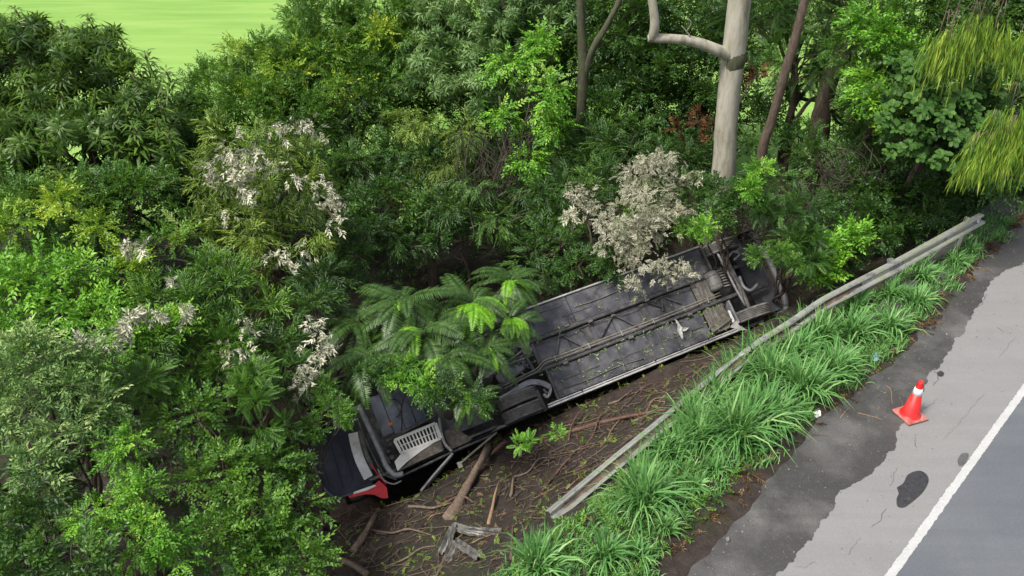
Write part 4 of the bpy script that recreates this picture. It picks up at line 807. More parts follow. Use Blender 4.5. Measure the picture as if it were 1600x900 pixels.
def pale(root, arcs, seed, mat='pale', sc=.8):
    """pale leaf whorls strung loosely along drooping shoots of a plant"""
    r = np.random.RandomState(seed); P = []; Y = []
    for pts, d, n, jit in arcs:
        Q = spline([D(px, py, d) for px, py in pts], 8)
        for k in range(n):
            q_ = Q[r.randint(len(Q))]; P.append(q_ + r.normal(0, jit, 3) + np.array([0, 0, -abs(r.normal(0, jit * .9))])); Y.append(nrm(C0 - q_) * .5 + np.array([0, 0, -.35]) + r.normal(0, .55, 3))
    P = np.array(P); Y = np.array(Y); m = len(P); w = r.randint(0, 5, m); out = []; off = 0
    for k, tw in enumerate(TWIGS['palewhorl']):
        q_ = w == k
        if q_.any(): v, T, ti = inst(tw, P[q_], Y[q_], r.normal(size=(q_.sum(), 3)), r.uniform(.5, 1.1, q_.sum()) * sc, np.clip(r.normal(.5, .25, q_.sum()), 0, 1), .5); out.append((v, T + off, ti)); off += len(v)
    o = link('pale_leaves', np_mesh('pale_leaves', *[np.concatenate([x[i_] for x in out]) - (np.array(root.location) if i_ == 0 else 0) for i_ in range(3)], LM[mat]), root); o['kind'] = 'stuff'
pale(PV[0], [([(345, 240), (385, 235), (405, 260)], 17.6, 70, .16), ([(360, 265), (375, 285), (385, 300)], 17.5, 50, .11), ([(430, 195), (475, 190), (500, 210)], 18.2, 40, .09), ([(325, 255), (330, 285)], 17.8, 22, .07), ([(505, 280), (520, 310), (525, 345)], 17.8, 55, .11), ([(450, 250), (470, 290)], 17.8, 14, .12), ([(425, 395), (465, 405), (480, 380)], 17, 34, .1), ([(345, 320), (355, 340)], 17.6, 10, .08)], 1)
pale(PV[1], [([(490, 500), (505, 530), (490, 560)], 15.8, 60, .11), ([(480, 570), (465, 605)], 15.6, 40, .11), ([(375, 545), (400, 575), (410, 595)], 15.2, 34, .1), ([(345, 540), (360, 560)], 15.2, 16, .07), ([(380, 500), (395, 520)], 15.6, 16, .08)], 2)
pale(PV[2], [([(100, 550), (130, 533), (175, 538)], 13.4, 46, .045), ([(178, 520), (195, 508), (205, 495)], 13.8, 26, .045), ([(205, 490), (220, 483), (248, 490)], 14, 26, .045), ([(188, 392), (205, 378), (228, 385)], 16, 26, .06), ([(285, 470), (295, 500)], 15, 20, .08), ([(265, 430), (275, 445)], 15.6, 10, .05)], 3)
def copy_tree(src, dx, dy, rot, label):
    r = src.copy(); COL.objects.link(r); x, y = src.location.x + dx, src.location.y + dy; r.location = (x, y, float(gz(x, y)) - .1); r.rotation_euler = (0, 0, rot); r['label'] = label
    for ch in src.children: c = ch.copy(); COL.objects.link(c); c.parent = r
tops = {o['label']: o for o in COL.objects if o.parent is None and 'label' in o}
copy_tree(tops['tall dark tree in the upper left corner with drooping whorls of long leaves'], -4.2, .6, 1.2, 'drooping-leaved tree cut off by the left edge, below the field')
copy_tree(tops['lush bright green shrub at the left edge, halfway down'], -3.3, 1., 2., 'bright shrub cut off by the left edge, halfway down')
copy_tree(tops['glossy small-leaved shrub at the left edge under the drooping whorls'], -4.4, .4, .8, 'small-leaved shrub cut off by the left edge, in the upper half')
copy_tree(tops['dark small-leaved bush at the bottom left of the coach tail'], -5., -.6, 1., 'small-leaved bush cut off by the left edge near the bottom corner')
copy_tree(tops['silvery pale green bush at the lower left edge'], -2.6, .8, .9, 'silvery bush cut off by the left edge, lower half')
# ---- right-hand undergrowth behind and beside the rail
GS = tree('shrub', 'pale grey-leaved shrub drooping over the far edge of the coach', 'shrub', [(1005, 330, 20.2, .9), (968, 365, 19.6, .8), (1000, 395, 19.2, .65), (1050, 345, 20.2, .7), (1030, 262, 21, .7), (985, 275, 21, .45), (1060, 290, 20.8, .4)], 'small', 'beige', tr=.06, dens=.85, clump=.28, tw_n=13, scale=.6, droop=.3, base=V(1000, 380, 19.5), extra=[dict(kind='small', mat='mid', L=[(1030, 300, 20.6, .6), (1060, 360, 19.8, .5), (985, 345, 20, .5)], dens=.6, clump=.26, scale=.6)])
pale(GS, [([(985, 430), (1000, 445)], 17.8, 40, .1), ([(1020, 405), (1050, 420), (1080, 415)], 18, 120, .12), ([(960, 340), (975, 390)], 18.8, 120, .2), ([(990, 320), (1030, 340)], 19.2, 110, .2), ([(1010, 255), (1045, 250)], 20, 90, .16), ([(1060, 270), (1095, 275)], 20.2, 40, .1), ([(890, 290), (920, 300), (925, 325)], 20.8, 60, .1)], 4, 'beige', .6)
tree('shrub', 'pale-leaved twiggy shrub left of the grey one, behind the coach', 'shrub', [(905, 300, 21.5, .4), (920, 330, 21.2, .3), (890, 345, 21, .3)], 'palewhorl', 'pale', tr=.04, dens=.6, clump=.24, tw_n=7, scale=.8)
tree('shrub', 'dense dark shrub covering the foot of the pale trunk', 'shrub', [(1130, 310, 20, .75), (1080, 300, 20.6, .6), (1200, 290, 20.4, .8), (1110, 345, 19.4, .45), (1160, 335, 19.6, .5)], 'small', 'dark', tr=.06, dens=.9, clump=.42, extra=[dict(kind='small', mat='bright', L=[(1172, 300, 19, .35), (1098, 358, 18.4, .3), (1190, 265, 19.6, .3)], dens=.9, clump=.22, scale=.7)])
tree('shrub', 'dark compound-leaved shrub over the front of the coach', 'shrub', [(1235, 400, 18.8, .4), (1265, 412, 18.6, .4), (1215, 345, 19, .6), (1250, 320, 19.6, .65), (1268, 375, 18.6, .5), (1190, 330, 19, .45), (1235, 375, 18.6, .35)], 'pinnate', 'dark', tr=.05, dens=1., clump=.36, scale=.7, tw_n=18, base=V(1230, 330, 19), extra=[dict(kind='small', mat='mid', L=[(1188, 400, 17.6, .22), (1222, 395, 17.8, .25), (1240, 415, 17.6, .2)], dens=1., clump=.2, scale=.6)])
tree('shrub', 'bright-tipped shrub just behind the guardrail, right of the coach front', 'shrub', [(1300, 365, 20.4, .75), (1345, 335, 21, .8), (1280, 330, 21, .8), (1370, 375, 20.4, .6), (1320, 400, 20, .5)], 'small', 'dark', tr=.05, dens=.95, clump=.38, extra=[dict(kind='medium', mat='bright', L=[(1290, 390, 19.4, .5), (1285, 420, 19.2, .4), (1330, 370, 19.6, .4)], dens=.9, clump=.24)])
tree('shrub', 'low blue-green shrub behind the guardrail near its free end', 'shrub', [(1400, 355, 20.6, .7), (1440, 325, 21.5, .7), (1390, 310, 21.5, .8), (1480, 305, 22, .6)], 'medium', 'dark', tr=.04, dens=.9, clump=.36)
tree('shrub', 'low green shrub at the right edge beyond the guardrail end', 'shrub', [(1560, 295, 22.6, .7), (1600, 300, 22.4, .7), (1525, 290, 23, .7)], 'small', 'mid', tr=.04, dens=.9, clump=.32)
tree('russet_shrub', 'withered red-brown foliage hanging beside the pale trunk', 'shrub', [(1060, 205, 23.2, .3), (1090, 185, 23.2, .2), (1112, 205, 23, .2), (1183, 120, 22.6, .2)], 'large', 'russet', tr=.02, dens=.7, clump=.2, tw_n=3, scale=.7)
tree('undergrowth_bush', 'shaded bush on the ditch floor behind the upper edge of the coach', 'bush', [(900, 420, 20.4, .6), (850, 430, 20.4, .6), (960, 410, 20.2, .5)], 'small', 'dark', tr=.04, dens=.7, clump=.4)

# ------------------------------------------------------------------ bare trunks
def trunk_tree(name, label, pts, rads, bark, Y, n=14, rough=.03, parts=()):
    P = [V(px, py, Y if len(a) == 0 else a[0]) for px, py, *a in pts]; b = P[0].copy(); b[2] = float(gz(b[0], b[1])) - .2; P = [b] + P
    root = tag(empty(name, b), label, 'tree'); Q = spline(np.array(P) - b, 6); m = len(P)
    R = np.interp(np.linspace(0, m - 1, len(Q)), range(m), [rads[0] * 1.2] + list(rads)); mb = MB(); mb.tube(Q, R, n, True, rough, 3); mb.build('trunk', bark, root)
    for nm, pp, rr2, bk in parts:
        q2 = spline(np.array([V(*p) for p in pp]) - b, 6); mb = MB(); mb.tube(q2, np.interp(np.linspace(0, 1, len(q2)), np.linspace(0, 1, len(rr2)), rr2), 10, True, rough, 5); mb.build(nm, bk, root)
    return root, b
YT = 20.
euc, eb = trunk_tree('eucalyptus_tree', 'tall smooth pale-barked tree with one bare limb, behind the coach front', [(1127, 290), (1134, 200), (1141, 130), (1149, 60), (1158, -20), (1175, -160), (1195, -320)], [.30, .285, .275, .28, .27, .25, .22], BARK_PALE, YT, 20, .02,
    [('limb', [(1150, 92, YT), (1120, 78, YT - .2), (1080, 64, YT - .3), (1035, 60, YT - .4), (1012, 60, YT - .4)], [.17, .14, .12, .11, .09], BARK_PALE),
     ('limb', [(1018, 62, YT - .4), (1023, 40, YT - .5), (1019, 0, YT - .5), (1010, -50, YT - .4), (1000, -120, YT - .3)], [.10, .11, .10, .09, .06], BARK_PALE),
     ('twig', [(1085, 66, YT - .3), (1075, 52, YT - .4), (1065, 40, YT - .4)], [.02, .015, .008], BARK_PALE), ('twig', [(1072, 50, YT - .4), (1080, 35, YT - .5), (1068, 25, YT - .5)], [.012, .01, .006], BARK_PALE)])
mb = MB(); kn = V(1147, 92, YT) - eb; mb.lathe([(.262, -.26), (.285, -.14), (.296, 0), (.288, .1), (.262, .2)], kn, (.1, 0, 1), 18); mb.sm = [True] * len(mb.f); mb.build('branch_collar', BARK_MOSS, euc)
trunk_tree('leaning_tree', 'slim leaning brown trunk right of the pale tree', [(1188, 250), (1205, 190), (1225, 120), (1245, 50), (1262, -20), (1290, -140)], [.13, .13, .12, .115, .11, .08], BARK_TAN, 21.5, 10, .05)
trunk_tree('forked_tree', 'mossy trunk forking in two at top centre', [(903, 285), (907, 200), (911, 120), (909, 60), (906, -20), (900, -120)], [.15, .15, .15, .13, .12, .09], BARK_MOSS, 23.5, 10, .06,
    [('limb', [(910, 130, 23.5), (925, 80, 23.4), (945, 45, 23.3), (966, 5, 23.3), (985, -40, 23.3)], [.1, .095, .09, .08, .06], BARK_MOSS)])
trunk_tree('stout_tree', 'stout dark trunk in deep shade between leaning trunk and bright leaves', [(1278, 215), (1285, 170), (1298, 120), (1320, 70), (1330, 20)], [.30, .28, .26, .24, .2], BARK_BROWN, 24., 12, .08, [('limb', [(1290, 165, 24.), (1318, 170, 23.6), (1335, 215, 23.2)], [.2, .16, .12], BARK_BROWN)])
trunk_tree('slender_tree', 'slender mossy trunk under the bright leaves, above the rail', [(1376, 320), (1382, 270), (1388, 210), (1394, 140), (1400, 60)], [.13, .12, .11, .1, .08], BARK_MOSS, 21., 9, .06)
trunk_tree('dark_tree', 'thin dark trunk standing in the hollow above the fern palms', [(577, 410), (579, 370), (582, 330), (586, 290)], [.15, .14, .12, .08], BARK_BROWN, 22.5, 9, .06)
trunk_tree('dark_tree', 'thin dark trunk amid brown vines at centre', [(800, 350), (795, 290), (790, 220), (780, 150)], [.10, .09, .07, .03], BARK_MOSS, 22.5, 8, .06)
trunk_tree('dark_tree', 'thin black trunk against the bright field gap at right', [(1237, 210), (1238, 170), (1240, 120)], [.08, .07, .06], BARK_BROWN, 25., 8, .06)

# ------------------------------------------------------------------ broad-leaved tree with leaf rosettes (upper right)
broad = tree('broadleaf_tree', 'tree with large rounded leaves in rosettes at upper right', 'tree', [(1450, 190, 19.6, 1.0), (1400, 215, 19.6, .8), (1510, 180, 19.6, 1.0), (1490, 110, 20, 1.1), (1410, 110, 20.2, .9), (1550, 120, 20, .9)], 'large', 'dark', tr=.12, dens=.6, clump=.42, tw_n=6)
bt = [tw_whorl(R0, 8, .20, .12, .3, .15, True) for _ in range(5)]; bm = [np_mesh('leaf_rosette', t[0] @ rx(math.pi / 2).T, t[1], t[2] * .7 + .15, LM['broad']) for t in bt]
br_ = random.Random(4)
for k in range(230):
    px = br_.gauss(1470, 60); py = br_.gauss(165, 55); d = 18.5 + br_.uniform(-.3, .5) + abs(px - 1465) * .004
    if not (1375 < px < 1590 and 85 < py < 268): continue
    o = link('leaf_rosette', bm[k % 5], broad, D(px, py, d) - np.array(broad.location)); o.rotation_euler = (br_.uniform(.2, 1.0), br_.uniform(-.5, .4), br_.uniform(-.6, .6)); o.scale = (br_.uniform(.8, 1.15),) * 3

# ------------------------------------------------------------------ weeping tree sprays (right edge)
sx = np.append(road_xy(5.6, 30.5), 0)
weep = tag(empty('weeping_tree', (sx[0], sx[1], float(gz(sx[0], sx[1])) - .1)), 'weeping tree at the right edge with hanging yellow-green sprays of narrow leaves', 'tree'); wl_ = np.array(weep.location)
mb = MB(); wt = np.array([sx[0], sx[1], 9.0]); mb.tube(branch_path((0, 0, 0), wt - wl_, 0, NR, 5), np.linspace(.2, .1, 16), 10, True, .05); mb.build('trunk', BARK_MOSS, weep)
def spray_mesh(seed, n, length, spread, lw=.012):
    r = np.random.RandomState(seed); t = TW()
    for k in range(n):
        a = r.uniform(0, 6.28); rad = spread * r.uniform(0, 1) ** .6; o = np.array([rad * math.cos(a), rad * math.sin(a) * .7, r.uniform(-.35, .12) * length]); l = length * r.uniform(.35, 1.0); side = nrm(np.array([math.cos(a), math.sin(a), 0])) * .22 * rad / spread + r.normal(0, .06, 3); hue = r.uniform(0, .8)
        for q_ in range(int(4 + 6 * l / length)):
            f = r.uniform(0, 1); p = o + side * l * f ** .8 + np.array([0, 0, -l * f]); d = nrm(np.array([0, 0, -1.]) + r.normal(0, .13, 3) + side * .6); L = r.uniform(.2, .42); u = nrm(np.cross(d, r.normal(size=3))); M = np.stack([np.cross(d, u), d, u], 1)
            t.add(leaf2(L, lw * r.uniform(1.3, 2.4), .15, .4, r.uniform(-.1, .1)), M, p, np.clip(hue + r.normal(0, .16), 0, 1))
    return t.done()
WS = [(1490, 60, .9, .34), (1515, 48, .85, .3), (1472, 60, .6, .2), (1560, 45, .7, .28), (1535, 30, .6, .25), (1598, 60, .8, .34), (1578, 175, .75, .3), (1600, 190, .95, .4), (1548, 215, .75, .32), (1580, 225, .8, .4), (1522, 250, .5, .2), (1540, 250, .4, .26)]
for k, (px, py, L, sp) in enumerate(WS):
    d = 17.5 - (py > 100) * .3 + .1 * (k % 3); p = D(px, py - 12, d); v, T, ti = spray_mesh(k + 2, int(52 * sp / .25), L * 1.2, sp * 1.1, .011)
    link('hanging_spray', np_mesh('hanging_spray', v, T, ti, LM['weep']), weep, p - wl_)
    mb = MB()
    if py < 100: mb.tube(spline([wt - wl_ + NR.normal(0, .3, 3), (p + wt) / 2 * np.array([1, 1, 0]) + np.array([0, 0, 8.6]) - wl_, np.array([p[0] + .2, p[1], 7.4]) - wl_, p - wl_ + np.array([NR.uniform(-.06, .06), 0, .3]), p - wl_ + np.array([0, 0, -.3])], 5), np.linspace(.03, .006, 21), 5)
    for j in range(4): e = NR.uniform(-.2, .2, 3); mb.tube([p - wl_ + np.array([e[0] * .4, e[1] * .4, .45]), p - wl_ + np.array([e[0], e[1], .25]), p - wl_ + np.array([e[0] * 1.3, e[1] * 1.3, -.1])], [.006, .005, .004], 4)
    mb.build('branchlet', BARK_TAN, weep)

# ------------------------------------------------------------------ fern palms over the coach
def frond_mesh(seed, L, mat, droop=.9, pl=.21):
    r = np.random.RandomState(seed); t = TW(); n = 30
    def pos(f): return np.array([.06 * math.sin(3 * f + seed) * L, L * (f - .16 * droop * f * f), .42 * L * f - droop * .62 * L * f * f])
    for k in range(n):
        f = .10 + .9 * k / n; p = pos(f); tg = nrm(pos(f + .02) - p); l = pl * math.sin(math.pi * (.16 + .78 * f)) * r.uniform(.92, 1.08)
        x = nrm(np.cross(tg, (0, 0, 1))); z = np.cross(x, tg)
        for sd in (-1, 1):
            d = nrm(x * sd + tg * .42 + z * .12 + r.normal(0, .05, 3)); up = nrm(z - d * np.dot(z, d)); M = np.stack([np.cross(d, up), d, up], 1)
            t.add(leaf4(l, .03, .1, .3, .25), M, p, .45 + r.uniform(-.3, .3))
    P = [pos(f) for f in np.linspace(0, 1, 9)]
    for i in range(8): 
        w = np.array([.012 * (1 - i / 9), 0, 0]); w2 = np.array([.012 * (1 - (i + 1) / 9), 0, 0]); t.add((np.array([P[i] - w, P[i] + w, P[i + 1] + w2, P[i + 1] - w2]), np.array([[0, 1, 2], [0, 2, 3]])), np.eye(3), (0, 0, 0), .15)
    v, T, ti = t.done(); return np_mesh('frond', v, T, ti, LM[mat])
FM = [frond_mesh(s, 1.3, 'fern', .85 + .12 * (s % 4)) for s in range(6)]; FY = [frond_mesh(20 + s, 1.05, 'fern_young', 1.2, .17) for s in range(3)]
def fern(label, px, py, d, n, base, rad=1., ny=0, seed=0, tilt=(-.35, .1)):
    c = D(px, py, d); b = np.array([base[0], base[1], float(gz(base[0], base[1])) - .1]); root = tag(empty('fern_palm', b), label, 'fern palm', 'fern palms over the coach'); r = random.Random(seed)
    mb = MB(); Q = spline([np.zeros(3), (c - b) * .5 + np.array([0, 0, .5]), c - b], 7); mb.tube(Q, np.linspace(.11, .07, len(Q)), 9, True, .08, seed); mb.build('trunk', BARK_BROWN, root)
    for k in range(n):
        o = link('frond', FM[r.randrange(6)], root, c - b + np.array([r.uniform(-.12, .12), r.uniform(-.12, .12), r.uniform(-.12, .08)])); o.rotation_mode = 'ZYX'
        o.rotation_euler = (r.uniform(-.75, .55) + tilt[0] * .3, r.uniform(-.3, .3), 6.283 * k / n * 1.0 + r.uniform(-.3, .3)); o.rotation_mode = 'XYZ'; s = r.uniform(.7, 1.1) * rad; o.scale = (s, s, s)
    for k in range(ny):
        o = link('frond', FY[r.randrange(3)], root, c - b + np.array([0, 0, .06])); o.rotation_euler = (r.uniform(-.4, .3), r.uniform(-.2, .2), math.pi + r.uniform(-1.5, 1.5)); s = r.uniform(.7, 1.) * rad; o.scale = (s, s, s); o['label'] = 'bright green young frond'
    return root
bb = bw((-2.6, 2.2, 0))
fern('dark fern palm arching over the middle of the coach, left of the bright fronds', 625, 470, 17.2, 36, bb + np.array([-1, .4, 0]), 1.05, 2, 1)
fern('fern palm with bright green young fronds drooping over the coach', 735, 478, 17.4, 30, bb + np.array([.8, .5, 0]), .95, 18, 2)
fern('fern palm with stiff upright fronds beside the upper coach edge', 800, 440, 18.6, 28, bb + np.array([2.2, .9, 0]), .85, 5, 3)
fern('shaded fern palm hanging low over the coach tail', 580, 560, 16.6, 34, bb + np.array([-2, .4, 0]), .95, 0, 4)
fern('fern palm with dark fronds hanging down beside the twin tyres', 700, 560, 16.4, 32, bb + np.array([0, .3, 0]), .9, 1, 5)
fern('small fern palm nearest the twin tyres, with a few bright young fronds', 735, 615, 15.9, 18, bb + np.array([.5, .2, 0]), .62, 4, 6)
fern('fern palm with dark fronds filling the mound between the bright ones', 660, 520, 16.8, 34, bb + np.array([-.4, .4, 0]), 1., 4, 7)
fern('outermost left fern palm of the mound, beside the white leaf sprays', 560, 500, 17.4, 28, bb + np.array([-2.6, .8, 0]), .95, 0, 8)
fern('small dark fern palm hanging over the axle beside the twin tyres', 765, 545, 17, 24, bb + np.array([1.2, .4, 0]), .7, 3, 9)
fern('bright-tipped fern palm at the upper right of the mound', 800, 500, 17.6, 22, bb + np.array([1.8, .6, 0]), .7, 8, 10)
tree('shrub', 'yellow-green bush mixed among the fern palms over the coach', 'shrub', [(635, 575, 16, .38), (620, 595, 15.9, .3), (665, 600, 15.8, .35), (655, 610, 15.6, .2)], 'small', 'bright', tr=.02, limbs=False, dens=1.2, clump=.2, scale=.6, tw_n=10, base=bb + np.array([-.5, .3, 0]))
tree('shrub', 'dark leafy bush under the fern palms against the coach', 'shrub', [(600, 585, 16, .35), (700, 605, 15.6, .35), (680, 620, 15.5, .22), (745, 630, 15.4, .28), (570, 585, 16.2, .3)], 'medium', 'dark', tr=.02, limbs=False, dens=1.2, clump=.2, scale=.6, tw_n=9, base=bb + np.array([-1.2, .2, 0]))

# ------------------------------------------------------------------ dry vines and dead twigs hanging in the hollows
def vines(label, boxes, n, Y, seed, mat=VINE, rad=(.006, .016)):
    r = np.random.RandomState(seed); mb = MB(); x0, x1, y0, y1 = boxes; b = V((x0 + x1) / 2, y1, Y); b[2] = float(gz(b[0], b[1])); root = empty('dry_vine', b)
    for k in range(n):
        a = V(r.uniform(x0, x1), r.uniform(y0, y0 + (y1 - y0) * .35), Y + r.uniform(-.6, .6)); e = V(r.uniform(x0, x1), r.uniform(y0 + (y1 - y0) * .5, y1), Y + r.uniform(-.6, .6)); L = np.linalg.norm(e - a)
        P = [a] + [a + (e - a) * t + r.normal(0, .11 * L, 3) - np.array([0, 0, .15 * L * math.sin(math.pi * t)]) for t in (.25, .5, .75)] + [e]; mb.tube(spline(P, 4) - b, r.uniform(*rad), 4, False)
    o = mb.build('vine_tangle', mat, root); o['kind'] = 'stuff'; return tag(root, label, 'vine')
vines('tangle of dry brown vines hanging at centre above the coach', (700, 850, 190, 400), 90, 21.5, 1)
vines('dark tangled vines in the hollow right of the vine-draped tree', (530, 670, 240, 420), 45, 22.4, 2)
vines('loose dry vines among the white leaf sprays at left', (340, 520, 330, 560), 90, 17.2, 3)
vines('dead twigs tangled in the shrubs behind the coach front', (1080, 1300, 280, 400), 90, 19.2, 4)
vines('brown twigs tangled under the slender mossy trunk', (1270, 1420, 220, 350), 80, 20., 5)
vines('dead branches in the dark gap of the lower left thicket', (260, 440, 640, 760), 70, 12.0, 6)
vines('thin dry stems in the shade at the bottom left', (20, 200, 780, 890), 50, 9.4, 7)

# ------------------------------------------------------------------ fallen wood in the ditch
def log(name, label, pts, rads, mat, cat='branch', group=None, rough=.1, n=9, tipmat=None):
    P = [PT(*p) for p in pts]; Q = spline(P, 5); b = Q[0].copy(); root = tag(empty(name, b), label, cat, group); R = np.interp(np.linspace(0, 1, len(Q)), np.linspace(0, 1, len(rads)), rads)
    mb = MB(); mb.tube(Q - b, R, n, True, rough, len(Q) + int(pts[0][0])); mb.build('wood', mat, root)
    if tipmat:
        r = np.random.RandomState(int(pts[0][0])); e = Q[-1] - b; d = nrm(Q[-1] - Q[-3]); mb = MB()
        for k in range(7): o = r.normal(0, R[-1] * .45, 3); mb.tube([e - d * .12 + o * .6, e + o * .8, e + d * r.uniform(.05, .22) + o], [R[-1] * .4, R[-1] * .3, .003], 5)
        o = mb.build('splinters', tipmat, root); o['kind'] = 'stuff'
    return root
log('fallen_log', 'splintered young trunk leaning up against the coach side', [(700, 812, .02), (722, 775, .12), (742, 738, .25), (760, 705, .4), (776, 678, .55)], [.11, .10, .085, .08, .065], BARK_TAN, 'trunk', None, .2, 9, SPLINTER)
log('torn_root', 'torn reddish root beside the splintered trunk at the twin tyres', [(790, 690, .25), (778, 700, .3), (765, 712, .2)], [.05, .05, .03], REDROOT, 'root')
log('fallen_branch', 'pale barkless broken branch below the red coach corner', [(552, 862, .03), (570, 835, .08), (585, 808, .12), (600, 782, .2)], [.085, .07, .055, .03], DEADWOOD, 'branch', None, .12, 8, SPLINTER)
log('fallen_branch', 'broken branch with fresh orange end at the bottom of the ditch', [(575, 898, .05), (550, 882, .1), (530, 873, .12), (513, 867, .1)], [.06, .06, .055, .05], DEADWOOD, 'branch', None, .1, 8, SPLINTER)
log('tree_stump', 'snapped pale stem standing left below the coach tail', [(502, 850, .02), (502, 825, .1), (503, 800, .2), (502, 778, .3)], [.07, .06, .055, .04], DEADWOOD, 'stump', None, .12, 8, SPLINTER)
log('long_branch', 'long bare stick leaning from the mud to the coach side trim', [(640, 805, .05), (655, 770, .2), (680, 735, .35), (705, 700, .5)], [.02, .02, .016, .012], DEADWOOD)
log('long_branch', 'long thin brown stick lying on the bank left of the rail end', [(825, 800, .02), (850, 765, .06), (880, 725, .1), (915, 690, .06)], [.012, .014, .012, .008], REDROOT)
log('long_branch', 'reddish bent branch beside the twin tyres', [(888, 690, .02), (893, 665, .18), (905, 645, .3), (925, 625, .3)], [.02, .02, .016, .01], REDROOT)
log('long_branch', 'fallen reddish log lying along the bank below the coach edge', [(850, 690, .03), (900, 672, .06), (960, 655, .06), (1040, 640, .04)], [.035, .045, .04, .03], REDROOT)
log('long_branch', 'curved thin stick on the mud under the front of the coach', [(1062, 565, .03), (1090, 562, .12), (1120, 552, .1), (1140, 535, .05)], [.008, .01, .009, .006], DEADWOOD)
log('long_branch', 'red broken root arching above the crumpled rail piece', [(690, 795, .02), (705, 780, .16), (725, 776, .2), (740, 785, .08)], [.025, .022, .02, .015], REDROOT)
rs = random.Random(31); sticks = []
for k in range(80):
    px = rs.uniform(510, 1120); lo = 900 - max(0, (px - 500)) * .0; yb = np.interp(px, [500, 640, 780, 860, 1000, 1150, 1200], [900, 900, 890, 790, 690, 590, 540]); ya = np.interp(px, [500, 600, 780, 860, 1000, 1150], [800, 790, 710, 670, 610, 540]); py = rs.uniform(ya, yb)
    p = GT(px, py); a = rs.gauss(.75, .6); L = rs.uniform(.2, .9); d = np.array([math.cos(a), math.sin(a)]); P = []; bend = rs.uniform(-.15, .15)
    for t in (-.5, -.2, .15, .5): xy = p[:2] + d * L * t + np.array([-d[1], d[0]]) * bend * L * (t * t * 4 - .5); P.append((xy[0], xy[1], float(gz(*xy)) + .015 + rs.uniform(0, .06)))
    Q = spline(P, 3); b = np.array([p[0], p[1], float(gz(p[0], p[1]))]); rad = rs.uniform(.005, .014); mb = MB(); mb.tube(Q - b, np.linspace(rad, rad * .5, len(Q)), 5)
    if rs.random() < .5: m = Q[len(Q) // 2]; mb.tube([m - b, m - b + np.array([rs.uniform(-.15, .15), rs.uniform(-.15, .15), .05]), m - b + np.array([rs.uniform(-.25, .25), rs.uniform(-.25, .25), .1])], [rad * .6, rad * .4, .003], 4)
    wm_ = rs.choice((DEADWOOD, DEADWOOD, REDROOT, SPLINTER, VINE)); o = mb.build('fallen_stick', wm_); o.location = b
    zone = 'below the coach tail' if px < 680 else 'around the crumpled rail piece' if px < 790 else 'between twin tyres and rail end' if px < 930 else 'between coach edge and fallen rail'
    tag(o, '%s %s stick lying on the mud %s' % ('short' if L < .45 else 'long', 'reddish' if wm_ is REDROOT else 'pale' if wm_ is SPLINTER else 'brown', zone), 'stick', 'sticks on the ditch bank')

rb_ = random.Random(77)
for k, (px, py, where) in enumerate([(560, 850, 'left of the pale barkless branch'), (620, 830, 'right of the pale barkless branch'), (640, 870, 'at the bottom edge below the coach tail'), (665, 790, 'between the leaning stick and the splintered trunk'), (690, 880, 'just left of the crumpled rail piece'), (770, 790, 'above the crumpled rail piece'), (800, 760, 'right of the splintered trunk'), (830, 730, 'below the bigger seedling'), (870, 740, 'on the bank above the rail end'), (930, 670, 'below the fallen reddish log'), (970, 620, 'between coach edge and reddish log'), (1010, 640, 'right of the reddish log'), (1080, 590, 'near the curved thin stick'), (800, 850, 'right of the crumpled rail piece')]):
    a = rb_.uniform(-.4, 1.6); L = rb_.uniform(25, 55); dx, dy = math.cos(a) * L, -math.sin(a) * L * .6; w = rb_.uniform(.014, .035)
    log('broken_branch', 'broken branch in the mud ' + where, [(px - dx, py - dy, .02), (px - dx * .2, py - dy * .3 + rb_.uniform(-5, 5), .07), (px + dx * .4, py + dy * .5 + rb_.uniform(-5, 5), rb_.uniform(.06, .2)), (px + dx, py + dy, rb_.uniform(.04, .3))], [w, w * .95, w * .8, w * .5], rb_.choice((DEADWOOD, BARK_TAN, SPLINTER, REDROOT)), 'branch', 'broken branches in the ditch', .14, 7, SPLINTER if k % 2 else None)
mb = MB(); r = np.random.RandomState(44)
for k in range(300):
    px = r.uniform(500, 1130); ya = np.interp(px, [500, 600, 780, 860, 1000, 1150], [800, 790, 710, 670, 610, 540]); yb = np.interp(px, [500, 780, 860, 1000, 1150], [900, 890, 790, 690, 590]); p = GT(px, r.uniform(ya, yb)); a = r.normal(.8, .9); L = r.uniform(.15, .7); P = []
    for t in np.linspace(-.5, .5, 5): xy = p[:2] + np.array([math.cos(a), math.sin(a)]) * L * t + r.normal(0, .04, 2); P.append((xy[0], xy[1], float(gz(*xy)) + r.uniform(.0, .09)))
    mb.tube(spline(P, 2), r.uniform(.003, .009), 4, False)
tag(mb.build('root_debris', DEADWOOD), 'fine roots and broken twigs strewn over the churned bank', 'debris', kind='stuff')

